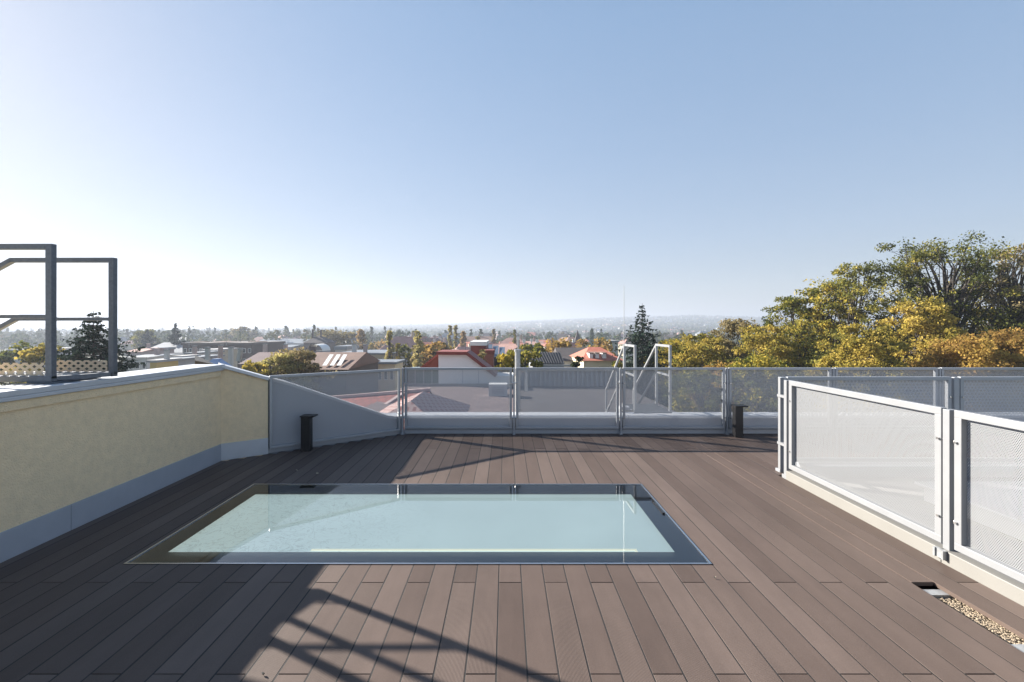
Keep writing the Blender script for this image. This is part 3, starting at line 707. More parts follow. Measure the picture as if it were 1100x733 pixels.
wg.prism([(a.x, a.z), (c.x, c.z), (b.x, b.z)], 18.6, 19.6); wg.build('side_roof', tile_m, gh)
MB().bar(S(452, 395.5, 18.55), S(471, 380.5, 18.55), .12, .07).build('verge', dred, gh)
MB().box(S(438, 0, 18.8).x, S(470.4, 0, 18.8).x, 18.8, 19.8, GZ, S(0, 396.5, 18.8).z).build('lower_wall', mat('green_glazing', (.12, .17, .16), .2, 0, .2, 1), gh)
for i in range(3):
    x = S(446 + i * 9, 0, 18.8).x; MB().box(x - .02, x + .02, 18.76, 18.8, -.7, S(0, 397, 18.8).z).build('mullion', galv_lt, gh)
ch = MB()
for px in (476, 482, 489, 494): x = S(px, 0, 22).x; ch.box(x - .16, x + .16, 21.8, 22.2, .4, S(0, 375.5 + (px % 3), 22).z)
ch.build('chimney', W_pink, gh)

building('rooftop_shed', 'dark red clad rooftop shed right of the white gable house', 'shed', 505.5, 522, 369.5, 371.5, 34, 5, 'flat', dred, white_m, 0, 1, over=.05)
building('rooftop_shed', 'smaller rust red shed with a low front beside the dark red shed', 'shed', 520, 530, 380, 381, 32, 3, 'flat', mat('rust_sheet', (.25, .09, .07), .7, 0, .2, 2), dred, 0, 1, over=.05)
so = thing('solar_roof', 'dark roof with bluish solar collectors right of the red sheds', 'roof', (S(535, 0, 38).x, 38, GZ))
MB().box(S(522, 0, 38).x, S(546, 0, 38).x, 38, 44, GZ, S(0, 384, 38).z).build('wall', R_dark, so)
for i in range(3):
    x0_, x1_ = S(522 + i * 7, 0, 38).x, S(528.3 + i * 7, 0, 38).x
    MB().quad((x0_, 38.2, S(0, 383.5, 38).z), (x1_, 38.2, S(0, 383.5, 38).z), (x1_, 40.2, S(0, 371 + i * 1.5, 38).z), (x0_, 40.2, S(0, 371 + i * 1.5, 38).z)).build('solar_panel', mat('collector_glass', (.16, .2, .25), .2, .2, .1, 2), so)
# dark ribbed roof with white triangular gable, centre
dr = thing('dark_roof_house', 'low house with a black ribbed roof behind the grey band of the lower roof', 'house', (S(585, 0, 40).x, 40, GZ))
x0_, x1_, xl = S(572, 0, 40).x, S(606, 0, 40).x, S(565, 0, 42).x
ro = MB().quad((x0_, 40, S(0, 391, 40).z), (x1_, 40, S(0, 391, 40).z), (x1_, 43, S(0, 380.5, 40).z), (xl, 43, S(0, 380.5, 40).z))
for i in range(14):
    t = i / 13; ro.bar((x0_ + (x1_ - x0_) * t, 39.98, S(0, 391, 40).z + .05), (xl + (x1_ - xl) * t, 43, S(0, 380.5, 40).z + .05), .05, .06)
ro.build('roof', mat('black_ribbed_roof', (.035, .035, .04), .6, 0, .2, 2), dr)
MB().box(x0_, x1_, 40.1, 46, GZ, S(0, 391.3, 40).z).build('wall', W_grey, dr)
MB().bar(S(563, 381, 39.9), S(572, 391.5, 39.9), .18, .1).build('verge', white_m, dr)
MB().box(x0_ - .2, x1_ + 1.2, 39.5, 39.6, S(0, 393.2, 40).z, S(0, 391.6, 40).z).build('gutter', galv_lt, dr)
building('grey_gable_house', 'house with a plain dark grey roof left of the red dormer roof', 'house', 603, 636, 373.5, 388, 58, 9, 'gx', W_white, R_dark, 0, 1, 0)
dh = building('dormer_house', 'cream house with a bright red hipped roof and three white dormers', 'house', 627, 668, 373, 387.5, 50, 9, 'hip', mat('cream_dormer_wall', (.66, .55, .38), .9, 0, .05, 1), mat('bright_red_tiles', (.36, .115, .075), .8, 0, .18, .9), 1, 6, 0)
rfo = [c for c in dh.children if c.name.startswith('roof')][0]
for px in (633.5, 640, 647.5):
    a = S(px, 382.5, 51.4); d = MB().box(a.x - .19, a.x + .19, a.y - .9, a.y + 1.6, a.z - .62, a.z + .34).build('dormer', white_m, rfo)
    MB().box(a.x - .26, a.x + .26, a.y - 1.0, a.y + 1.7, a.z + .343, a.z + .42).build('dormer_roof', R_brown, rfo)
building('white_annex', 'small white house glimpsed above the red dormer roof', 'house', 655, 664, 366, 368, 115, 8, 'flat', W_white, R_pale, 1, 2)

# left hand buildings
building('hall', 'long hall with a big pale blue grey metal roof left of the dark block', 'hall', 150, 197, 368, 379, 150, 22, 'gx', W_grey, R_grey, 1, 6)
building('block_of_flats', 'low light block in front of the pale metal hall', 'building', 152, 166, 374, 376.5, 135, 8, 'flat', W_pink, R_grey, 1, 4)
building('roof_plant_house', 'small grey flat topped block before the pale metal hall', 'building', 187, 195, 383, 384.5, 75, 4, 'flat', W_pink, R_pale, 1, 3)
b1_ = building('dark_block', 'wide dark brown block with red rooftop boxes above the bend in the wall', 'building', 196, 271, 368.5, 371, 125, 18, 'flat', W_brown, R_dark, 2, 13)
for (a, b, c) in ((221, 239, 367.6), (197, 206, 368.2), (262, 271, 367.2)):
    x = MB().box(S(a, 0, 126).x, S(b, 0, 126).x, 128, 134, S(0, 371, 125).z + .8, S(0, c, 126).z); x.build('roof_box', R_brown, b1_)
building('pale_row', 'pale flat roofed row in front of the dark brown block', 'building', 216, 232, 376, 377, 100, 8, 'flat', W_cream, R_pale, 1, 5)
building('pale_row', 'pale grey low building left of the dark roof with the white pipe', 'building', 200, 212, 379, 380.5, 90, 8, 'flat', W_white, R_grey, 1, 3)
building('brown_barn', 'broad dark maroon roof behind the yellow tree', 'building', 259, 312, 378.5, 391, 75, 12, 'gx', W_brown, mat('maroon_roof', (.11, .07, .075), .8, 0, .2, .8), 0, 1)
building('flat_block', 'small yellow block low behind the white coping', 'building', 161, 168, 388, 389.5, 60, 4, 'flat', mat('ochre_wall', (.55, .4, .15), .9), R_pale, 1, 2)
building('long_hall', 'long hazy cream building right of the dark brown block', 'building', 273, 312, 370.5, 373, 190, 18, 'gx', W_pink, R_grey, 1, 8)
building('warehouse', 'long hazy grey roofed warehouse before the far trees', 'warehouse', 272, 330, 364, 369, 260, 25, 'gx', W_grey, R_grey, 0, 1)
mp_ = thing('metal_flue', 'pale slanting metal flue above the small dark roof', 'flue', S(257, 388, 40))
MB().bar(S(256.5, 388, 40), S(258.5, 376, 40), .3, .3).bar(S(257.7, 375.8, 40), S(259.7, 375.6, 40), .4, .3).build('duct', galv_lt, mp_)
bb = building('skylit_roof_house', 'house with a dark brown roof and three long roof windows', 'house', 318, 372, 378.5, 397, 48, 12, 'gx', W_brown, R_brown, 0, 1)
rfo = [c for c in bb.children if c.name.startswith('roof')][0]
for px in (345, 353, 360.5):
    z0_, y0_ = S(0, 394, 48).z, 48.6
    a = S(px - 1, 393.5, 48.6); b = S(px - 6.5, 384.5, 50.8)
    a.x = a.x + .6; a.z = a.z - .0
    MB().quad((a.x - .35, 48.5, S(0, 396, 48).z + .28), (a.x + .1, 48.5, S(0, 396, 48).z + .28), (a.x - .3, 51.6, S(0, 396, 48).z + 1.28), (a.x - .75, 51.6, S(0, 396, 48).z + 1.28)).build('roof_window', white_m, rfo)
building('long_flat_building', 'long low building with a flat grey roof left of the yellow green poplar', 'building', 362, 420, 379.5, 381, 90, 14, 'flat', W_tan, R_grey, 1, 10)
building('cream_row', 'cream walled row below the long flat roofed building', 'building', 373, 424, 390, 391.3, 62, 5, 'flat', mat('sandy_wall', (.6, .5, .36), .9, 0, .1, 1), R_grey, 1, 8)
tb = building('turret', 'dark steep pyramid roof with two chimneys rising from the hazy trees', 'turret', 326, 350, 360, 368.5, 165, 9, 'pyr', W_brown, R_dark, 0, 1)
for px in (331.5, 340.5): MB().box(S(px - .5, 0, 165).x, S(px + .5, 0, 165).x, 168, 169, S(0, 366, 165).z, S(0, 354.5, 166).z).build('chimney', W_brown, tb)
rt = thing('dome_hall', 'white arched rooftop shelter above the brown roof with roof windows', 'roof shelter', S(337, 378, 85))
m = MB(); n = 12
for i in range(n):
    t0, t1 = math.pi * i / n, math.pi * (i + 1) / n; c = S(337.5, 377.5, 85); w_ = 1.5; h_ = 1.3
    m.quad((c.x - w_ * math.cos(t0), 85, c.z + h_ * math.sin(t0)), (c.x - w_ * math.cos(t1), 85, c.z + h_ * math.sin(t1)), (c.x - w_ * math.cos(t1), 89, c.z + h_ * math.sin(t1)), (c.x - w_ * math.cos(t0), 89, c.z + h_ * math.sin(t0)))
m.build('arched_roof', white_m, rt); MB().box(c.x - 1.5, c.x + 1.5, 85.3, 88.8, c.z - 6, c.z).build('base', W_grey, rt)
MB().box(c.x - .9, c.x + .2, 85.05, 85.25, c.z, c.z + .9).build('opening', R_dark, rt)
building('church_roof', 'brown steep roofed hall with a little spire far behind the dark roofs', 'church', 608, 624, 362, 371, 190, 14, 'hip', W_tan, R_brown, 0, 1)
sp2 = MB(); v = S(620.5, 366, 192); sp2.quad((v.x - 1.2, 191, v.z), (v.x + 1.2, 191, v.z), (v.x, 192.2, v.z + 4.6)).quad((v.x + 1.2, 191, v.z), (v.x + 1.2, 193.4, v.z), (v.x, 192.2, v.z + 4.6)).quad((v.x + 1.2, 193.4, v.z), (v.x - 1.2, 193.4, v.z), (v.x, 192.2, v.z + 4.6)).quad((v.x - 1.2, 193.4, v.z), (v.x - 1.2, 191, v.z), (v.x, 192.2, v.z + 4.6)); sp2.box(v.x - 1.1, v.x + 1.1, 191.1, 193.3, GZ, v.z)
tag(sp2.build('spire', R_dark), 'thin dark spire right of the brown hall roof', 'spire')
for (a, b, t, e, Y, kind, wmm, rmm, lb) in (
    (548, 566, 367.5, 371.5, 150, 'gx', W_pink, R_red, 'weathered red roof at the left of the far red rooftops'),
    (566, 584, 366.5, 370.5, 170, 'gx', W_white, R_pink, 'pinkish roof in the middle of the far red rooftops'),
    (585, 601, 368.5, 372.5, 140, 'hip', W_cream, R_red, 'low red hipped roof left of the grey roofed house'),
    (425, 443, 363.5, 367.5, 210, 'gx', W_white, R_dark, 'dark roofed hazy house behind the green poplars'),
    (498, 530, 361.5, 366.5, 220, 'gx', W_white, R_brown, 'long brown roof behind the dark red shed'),
    (462, 483, 363, 368, 240, 'hip', W_white, R_dark, 'dark hipped roof between the tall pale poplars'),
    (135, 152, 373.5, 378, 130, 'gx', W_pink, R_pink, 'pink roofed house right of the big dark conifer'),
    (132, 158, 381, 384, 85, 'gx', W_white, R_grey, 'low pale house right of the conifer tips'),
    (10, 38, 375.5, 378.5, 120, 'flat', W_grey, R_pale, 'flat white roof seen through the left steps frame'),
    (168, 187, 386, 388, 70, 'flat', W_grey, R_grey, 'grey sheds just above the white coping'),
    (360, 372, 372, 376, 150, 'flat', W_white, R_grey, 'white flat topped house behind the orange poplar'),
    (424, 436, 375, 378, 120, 'hip', W_white, R_grey, 'grey hipped house behind the middle poplars')):
    building('house', lb, 'house', a, b, t, e, Y, 12, kind, wmm, rmm, 1, 4, 1 if kind != 'flat' else 0)
for i, (px, pt, Y, lb) in enumerate(((556.5, 362, 75, 'first thin pale mast left among the far red rooftops'), (563, 365, 80, 'second thin pale mast among the far red rooftops'), (571, 364, 80, 'third thin pale mast among the far red rooftops'), (577, 365, 80, 'fourth thin pale mast among the far red rooftops'))):
    a = S(px, 380, Y); b = S(px, pt, Y); tag(MB().box(a.x - .09, a.x + .09, Y - .09, Y + .09, GZ, b.z).box(a.x - .25, a.x + .25, Y - .12, Y + .12, b.z - .5, b.z).build('mast', white_m), lb, 'mast', 'pale masts among the rooftops')

rc = random.Random(21)
for i, (px, py, Y, kind, lb) in enumerate((
    (208, 379, 89, 'stack', 'short brick chimney stack on the pale roofs left of the flue'), (236, 380, 70, 'stack', 'brick chimney stack right below the dark brown block'),
    (247, 383, 66, 'box', 'pale ventilation box just left of the slanting flue'), (178, 386, 62, 'box', 'pale ventilation box behind the middle of the white coping'),
    (222, 384, 60, 'box', 'pale ventilation box above the top of the bent wall'), (284, 375, 120, 'stack', 'hazy chimney stack above the broad maroon roof'),
    (306, 377, 95, 'stack', 'chimney stack at the right end of the broad maroon roof'), (380, 377, 92, 'box', 'white ventilation box on the long flat roof'), (392, 377.5, 92, 'stack', 'white double stack on the long flat roof below the orange brown poplar'))):
    a = S(px, py, Y); o = thing('chimney_stack' if kind == 'stack' else 'vent_box', lb, 'chimney' if kind == 'stack' else 'vent box', (a.x, Y, a.z))
    w_ = (.30 if kind == 'stack' else .34) * Y / 80
    MB().box(a.x - w_, a.x + w_, Y, Y + w_ * 1.5, a.z - 5, a.z + 1.2).build('shaft', W_pink if kind == 'stack' else W_white, o)
    MB().box(a.x - w_ * 1.15, a.x + w_ * 1.15, Y - .08, Y + w_ * 1.5 + .08, a.z + 1.202, a.z + 1.35).build('cap', R_grey, o)
for i, (px, py, Y, lb) in enumerate(((203, 371, 120, 'thin aerial at the left end of the dark brown block'), (243, 369, 124, 'thin aerial on the middle of the dark brown block'), (258, 366, 124, 'thin aerial near the right end of the dark brown block'), (418, 379, 90, 'aerial at the right end of the long flat roof'), (500, 377, 22, 'aerial on the white gable house'), (593, 380, 42, 'aerial on the black ribbed roof'))):
    a = S(px, py, Y); q_ = .0011 * Y; o = thing('aerial', lb, 'aerial', (a.x, Y, a.z), 0, 'rooftop aerials')
    MB().tube([(a.x, Y, a.z - .5), (a.x, Y, a.z + .03 * Y)], q_ * .5, 5).build('pole', R_grey, o)
    m = MB()
    for k in range(4): m.bar((a.x - .008 * Y, Y, a.z + (.028 - .004 * k) * Y), (a.x + .008 * Y, Y, a.z + (.028 - .004 * k) * Y), q_ * .5)
    m.build('crossbar', R_grey, o)
# filler houses of the town and the far slope
FG = 'small hazy houses of the town'
combos = [(W_white, R_red, 'hazy white house with a red roof in the town beyond'), (W_cream, R_pink, 'hazy cream house with a faded red roof in the town beyond'), (W_white, R_dark, 'hazy white house with a dark roof in the town beyond'), (W_pink, R_brown, 'hazy pinkish house with a brown roof in the town beyond'), (W_white, R_grey, 'hazy white house with a grey roof in the town beyond')]
protos = []
for i, (wm_, rm_, lb) in enumerate(combos):
    m = MB(); 
    w_, d_, h_ = (9, 13, 8, 10, 15)[i], 9, (6, 7, 8, 6.5, 9)[i]
    m.box(-w_ / 2, w_ / 2, -d_ / 2, d_ / 2, -6, h_); m.m = 1
    r = roof_mb(-w_ / 2, w_ / 2, -d_ / 2, d_ / 2, h_ + .01, h_ + 3.4, ('gx', 'hip', 'gx', 'gy', 'hip')[i], .4)
    n0 = len(m.v); m.v += r.v
    for f in r.f: m.f.append(tuple(n0 + k for k in f)); m.mi.append(1)
    m.m = 0; m.box(w_ * .18, w_ * .18 + .8, -.4, .4, h_ + 1.5, h_ + 4.4)
    m.m = 2
    for fl_ in range(2):
        for c in range(3): xc = (c - 1) * w_ * .3; m.box(xc - .6, xc + .6, -d_ / 2 - .08, -d_ / 2 - .02, h_ - 2.4 - fl_ * 3, h_ - 1 - fl_ * 3)
    protos.append((m, lb, (wm_, rm_, glassd)))
placed = []
rnd = random.Random(5)
def put_house(px, Y, i, first={}):
    x = (px - CX) / F * Y; z = ground_z(x, Y)
    m, lb, mm = protos[i]
    if i not in first:
        first[i] = m.build('far_house', mm); o = first[i]
    else:
        o = first[i].copy(); COL.objects.link(o)
    o.location = (x, Y, z); o.rotation_euler = (0, 0, rnd.uniform(-.6, .6)); s = rnd.uniform(.85, 1.15); o.scale = (s, s, s * rnd.uniform(.85, 1.15))
    tag(o, lb, 'house', FG)
for k in range(95):
    Y = 270 * (1300 / 270) ** rnd.random(); px = rnd.uniform(120, 760)
    if any(abs(px - p) < 9 and abs(Y - q) < 30 for p, q in placed): continue
    placed.append((px, Y)); put_house(px, Y, rnd.randrange(5))
for k in range(34):
    Y = rnd.uniform(125, 270); px = rnd.uniform(430, 665)
    if any(abs(px - p_) < 8 and abs(Y - q_) < 18 for p_, q_ in placed): continue
    placed.append((px, Y)); put_house(px, Y, rnd.choice((0, 1, 1, 3, 0)))
for k in range(170):
    Y = rnd.uniform(950, 2900); px = rnd.triangular(440, 790, 650)
    put_house(px, Y, rnd.choice((0, 1, 2, 4, 4)))

# ------------------------------------------------------------------ trees
rt_ = random.Random(3)
bark = mat('bark', (.06, .05, .042), .9, 0, .3, 4, .5, 20)
bark_l = mat('pale_bark', (.14, .12, .1), .9, 0, .3, 4)
def leafq(m, c, s, rn):
    a = Vector((rn.gauss(0, 1), rn.gauss(0, 1), rn.gauss(0, 1))).normalized(); b = a.cross(Vector((rn.gauss(0, 1), rn.gauss(0, 1), rn.gauss(0, 1)))).normalized()
    s *= rn.uniform(.45, 1.45); a *= s; b *= s * .7
    i = len(m.v); m.v += [c - a, c + b, c + a, c - b]; m.f.append((i, i + 1, i + 2, i + 3)); m.mi.append(0)
def broadleaf(label, base, H, crown_h, rad, nleaf, ls, lm, seed, sparse=0.0, nclump=60, group=None, name='broadleaf_tree', limbs=7, cat='tree', bm=None, droop=0.0, flat=1.0, csz=.30):
    rn = random.Random(seed); root = thing(name, label, cat, base, 0, group)
    tk = MB(); B = Vector(base); ztop = H; c0 = H - crown_h
    pts = [Vector((0, 0, 0))]; lean = Vector((rn.uniform(-.4, .4), rn.uniform(-.4, .4), 0))
    for i in range(1, 6): pts.append(Vector((lean.x * i * .4 + rn.uniform(-.15, .15), lean.y * i * .4, (H * .82) * i / 5)))
    tr_ = max(.12, H * .017); tk.tube(pts, [tr_ * (1 - .16 * i) for i in range(6)], 8)
    ends = []
    for k in range(nclump):
        t = rn.random() ** .75; z = c0 + crown_h * t
        rr = rad * math.sqrt(max(0.02, 1 - ((t - .42) / .62) ** 2)) * rn.uniform(.12, 1.0) ** .6 * flat
        a = rn.uniform(0, 2 * math.pi); e = Vector((rr * math.cos(a), rr * math.sin(a), z)) + Vector((rn.gauss(0, .06), rn.gauss(0, .06), rn.gauss(0, .05))) * rad
        ends.append(e)
    for k, e in enumerate(ends):
        if k % max(1, nclump // (limbs * 5)) and sparse < .3: continue
        z0 = max(c0 * .8, e.z - rn.uniform(.25, .6) * crown_h * .6 - Vector((e.x, e.y, 0)).length * .5); f = min(1, z0 / (H * .82)) * 5; i = min(4, int(f)); p = pts[i].lerp(pts[i + 1], f - i)
        mid = p.lerp(e, .5) + Vector((rn.uniform(-.12, .12) * rad, rn.uniform(-.12, .12) * rad, rn.uniform(-.02, .10) * crown_h * .5))
        r0 = tr_ * rn.uniform(.28, .5) * (1.1 - z0 / H * .6)
        tk.tube([p, p.lerp(mid, .5) + Vector((0, 0, -.02 * crown_h)), mid, mid.lerp(e, .5) + Vector((0, 0, .02 * crown_h)), e], [r0, r0 * .75, r0 * .55, r0 * .35, r0 * .12], 5, cap=False)
        for _ in range(3):
            q = mid.lerp(e, rn.uniform(.2, 1)); w_ = q + Vector((rn.gauss(0, .13) * rad, rn.gauss(0, .13) * rad, rn.uniform(0, .12) * rad))
            tk.tube([q, w_], [r0 * .25, r0 * .06], 3, cap=False)
    tk.build('trunk', bm or bark, root, local=True, smooth=True)
    lv = MB(); per = nleaf // nclump
    for e in ends:
        sx_ = rad * rn.uniform(csz * .6, csz * 1.25); sz_ = sx_ * rn.uniform(.45, .8); cnt = int(per * rn.uniform(.5, 1.5) * (1 if rn.random() > sparse else .2))
        for _ in range(cnt):
            d = Vector((rn.gauss(0, 1), rn.gauss(0, 1), rn.gauss(0, 1))); 
            if d.length > 0: d = d.normalized() * rn.random() ** .5
            c = e + Vector((d.x * sx_, d.y * sx_, d.z * sz_ - droop * (d.x * d.x + d.y * d.y) * sx_)); leafq(lv, c, ls, rn)
    lv.build('crown', lm, root, local=True)
    return root
Yl = leafmat('yellow_leaves', [(.12, .12, .035), (.30, .25, .05), (.46, .35, .08), (.55, .42, .12)], .4)
YG = leafmat('yellow_green_leaves', [(.04, .055, .018), (.11, .13, .03), (.26, .23, .045), (.48, .36, .06)], .38)
GR = leafmat('green_leaves', [(.045, .055, .02), (.11, .12, .035), (.22, .21, .05), (.42, .34, .08)], .35)
OR = leafmat('orange_brown_leaves', [(.11, .11, .035), (.25, .17, .05), (.36, .22, .07), (.44, .31, .08)], .45)
DG = leafmat('dark_leaves', [(.012, .02, .012), (.02, .032, .016), (.035, .045, .02)], .15)
NE = leafmat('needles', [(.016, .03, .024), (.035, .055, .042), (.07, .10, .07)], .1, 1.0)
TB = leafmat('tan_leaves', [(.12, .11, .06), (.23, .19, .09), (.34, .27, .14)])

MY = leafmat('muted_yellow_leaves', [(.16, .16, .06), (.30, .27, .10), (.44, .38, .15), (.52, .44, .2)], .45)
MO = leafmat('muted_orange_leaves', [(.18, .14, .07), (.34, .24, .10), (.46, .32, .14)], .45)
def at_px(px, Y): return ((px - CX) / F * Y, Y, GZ)
def hpx(ytop, Y): return CH - (ytop - HY) / F * Y - GZ
RT = [  # px, ytop, Y, radius, crown height, leaves, leaf size, material, sparse, clumps, label
 (722, 366, 50, 3.6, 9, 9000, .17, YG, .0, 70, 'round yellow green tree just right of the crossover steps'),
 (752, 363, 46, 3.7, 10, 10000, .16, Yl, .0, 80, 'round golden tree left of the tall tan and yellow trees'),
 (793, 346, 47, 3.4, 11, 9000, .15, TB, .15, 80, 'tan and yellow tree with a thin bare leading stem'),
 (822, 350, 42, 3.6, 12, 11000, .15, Yl, .0, 90, 'bright golden tree with dense clumps behind the middle of the rear railing'),
 (872, 338, 52, 4.2, 14, 9000, .17, GR, .0, 80, 'dark green tree standing behind the golden ones'),
 (852, 322, 47, 3.4, 14, 7500, .15, YG, .2, 80, 'tall yellow green tree over the dark green one'),
 (888, 303, 46, 4.2, 16, 11000, .15, YG, .25, 110, 'big green and yellow tree left of the sparse tree with dark limbs'),
 (925, 286, 43, 4.3, 15, 11500, .13, GR, .4, 100, 'sparse green tree with visible dark leaning limbs'),
 (985, 326, 38, 3.6, 13, 16000, .14, Yl, .0, 110, 'dense yellow tree before the tallest sparse tree'),
 (928, 352, 34, 3.0, 8, 12000, .12, Yl, .0, 80, 'low golden tree just above the right part of the rear railing'),
 (1008, 260, 42, 6.8, 17, 21000, .13, GR, .45, 120, 'tallest sparse tree with spreading dark limbs and thin leaves'),
 (1052, 300, 44, 4.5, 16, 9000, .14, YG, .2, 90, 'thin yellow green tree right of the tallest tree'),
 (1096, 266, 40, 4.4, 16, 9500, .12, TB, .45, 90, 'nearly bare tree at the right edge of the picture'),
 (1040, 366, 32, 3.3, 8, 16000, .12, OR, .0, 100, 'low orange brown tree above the right end of the railings'),
 (1096, 360, 33, 3.3, 9, 15000, .12, OR, .0, 100, 'low russet tree at the far right above the railings'),
 (1150, 330, 36, 5, 14, 9000, .15, YG, .1, 80, 'yellow green tree beyond the right edge of the picture'),
 (775, 392, 34, 2.6, 6, 7000, .13, OR, .0, 60, 'brownish shrub top seen through the rear railing beside the steps'),
 (812, 385, 31, 2.8, 7, 8000, .12, YG, .0, 70, 'yellow green shrub seen through the rear railing near the right deck light'),
 (745, 400, 30, 2.4, 6, 6000, .12, YG, .1, 60, 'low leafy shrub seen through the railing below the golden tree'),
 (880, 385, 38, 3.6, 8, 8000, .14, GR, .0, 70, 'dark green bush under the big green and yellow tree'),
 (965, 370, 44, 4, 10, 7000, .16, DG, .0, 60, 'dark shaded bush between the golden trees on the right'),
]
for i, (px, yt, Y, r, chh, nl, ls, lm, spx, nc, lb) in enumerate(RT):
    broadleaf(lb, at_px(px, Y), hpx(yt, Y), chh, r, int(nl * 1.9), ls * .70, lm, 100 + i, spx * .7, int(nc * 1.9), 'autumn trees along the right side', csz=.22 if spx < .3 else .17)
mass = MB(); rn = random.Random(77)
for k in range(50000):
    px = rn.uniform(705, 1500); Y = rn.uniform(48, 75); zt = -.6 + 1.6 * mnoise.noise(Vector((px / 35, Y / 8, 0))) + (px > 860) * 1.2
    c = Vector(((px - CX) / F * Y, Y, rn.uniform(GZ + 2, zt))); leafq(mass, c, .26, rn)
tag(mass.build('undergrowth', YG), 'leafy undergrowth and farther foliage behind the autumn trees', 'foliage', kind='stuff')
# bare stem poking from the tan tree
# left and middle broadleaf trees
MT = [
 (318, 379, 40, 2.9, 6, 12000, .12, TB, 'near golden brown tree behind the slanted railing'),
 (296, 383, 38, 2.2, 5, 8000, .11, MY, 'lower golden tree left beside the golden brown one'),
 (272, 391, 36, 1.4, 4, 2600, .12, Yl, 'small yellow tree top just over the dark roof slope'),
 (360, 357, 190, 10, 9, 2600, .6, TB, 'wide hazy tan tree with bare twigs in the distance'),
 (262, 353, 330, 8, 9, 1200, .9, TB, 'round brownish tree top on the left skyline'),
 (252, 355, 335, 6, 8, 900, .9, TB, 'smaller round tree top left of it on the skyline'),
 (456, 371, 90, 3, 8, 2600, .3, TB, 'tan round tree left of the white gable house'),
 (470, 371, 88, 4, 6, 2600, .3, OR, 'tan orange tree right behind the white gable chimneys'),
 (437, 372, 95, 2.5, 8, 2000, .3, YG, 'small yellow green tree between the two poplars'),
 (550, 378, 30, 1.3, 5, 3000, .12, YG, 'bright green and yellow bush left of the vent pipe'),
 (564, 376, 33, 1.5, 5, 3200, .12, GR, 'green bush right of the vent pipe'),
 (574, 372, 60, 2.6, 6, 2600, .22, YG, 'yellow green tree above the black ribbed roof'),
 (597, 370, 75, 4.5, 8, 3000, .26, OR, 'orange tree above the black ribbed roof'),
 (638, 366, 100, 5, 8, 2400, .35, OR, 'orange brown tree behind the red dormer roof'),
 (516, 377, 30, .8, 5, 1500, .1, TB, 'small tan tree before the rust red shed'),
 (619, 382, 34, 1.2, 6, 4500, .1, DG, 'dark evergreen bush in front of the red dormer roof'),
 (664, 388, 44, 1.0, 4, 1400, .12, YG, 'small yellowish bush at the right end of the dormer house'),
 (20, 372, 60, 4, 8, 3500, .25, YG, 'pale green tree seen through the left steps frame'),
 (44, 374, 45, 2, 6, 2000, .18, Yl, 'yellow tree beside the post of the left steps'),
 (157, 356, 200, 6, 11, 1500, .6, GR, 'hazy dark tree on the skyline right of the conifer'),
 (410, 368, 210, 5, 9, 1200, .55, OR, 'hazy reddish tree left of the poplars'),
]
for i, (px, yt, Y, r, chh, nl, ls, lm, lb) in enumerate(MT):
    broadleaf(lb, at_px(px, Y), hpx(yt, Y), chh, r, nl, ls, lm, 300 + i, 0.05, 45, None)
def poplar(px, yt, yb, w, Y, lm, lb, seed):
    H = hpx(yt, Y); r = w / F * Y / 2; chh = min(H * .8, (yb - yt) / F * Y * 1.3 + 2)
    broadleaf(lb, at_px(px, Y), H, chh, r, 5200, .045 * r + .09 * Y / 90, lm, seed, 0, 60, 'poplars in the middle distance', 'poplar_tree', flat=.62, csz=.42)
for i, a in enumerate([(388, 354.5, 378, 13, 180, MO, 'orange brown poplar left of the middle distance'), (399, 369, 381, 8, 170, Yl, 'short yellow poplar right of the orange brown one'),
    (419, 357, 394, 13, 85, MY, 'yellow green poplar above the slanted railing end'), (428, 369, 395, 9, 88, YG, 'short dark green poplar touching the yellow green one'),
    (449, 354, 396, 15, 80, MY, 'tall wide poplar left of the white gable house'), (483.5, 350, 372, 7, 160, MY, 'tallest pale poplar behind the gable chimneys'), (489.5, 350, 372, 6, 162, MY, 'pale poplar right beside the tallest one'),
    (497.5, 357, 373, 9, 175, MO, 'orange poplar right of the pair of tall ones'), (530.5, 354, 372, 6, 220, TB, 'thin tan poplar right of the red sheds'), (553, 355, 378, 6, 150, YG, 'thin grey green poplar behind the vent pipe'),
    (513, 362, 372, 8, 200, Yl, 'small golden poplar behind the dark red shed'), (444, 356, 372, 6, 230, YG, 'hazy thin poplar behind the tall wide one')]):
    poplar(*a[:6], a[6], 500 + i)
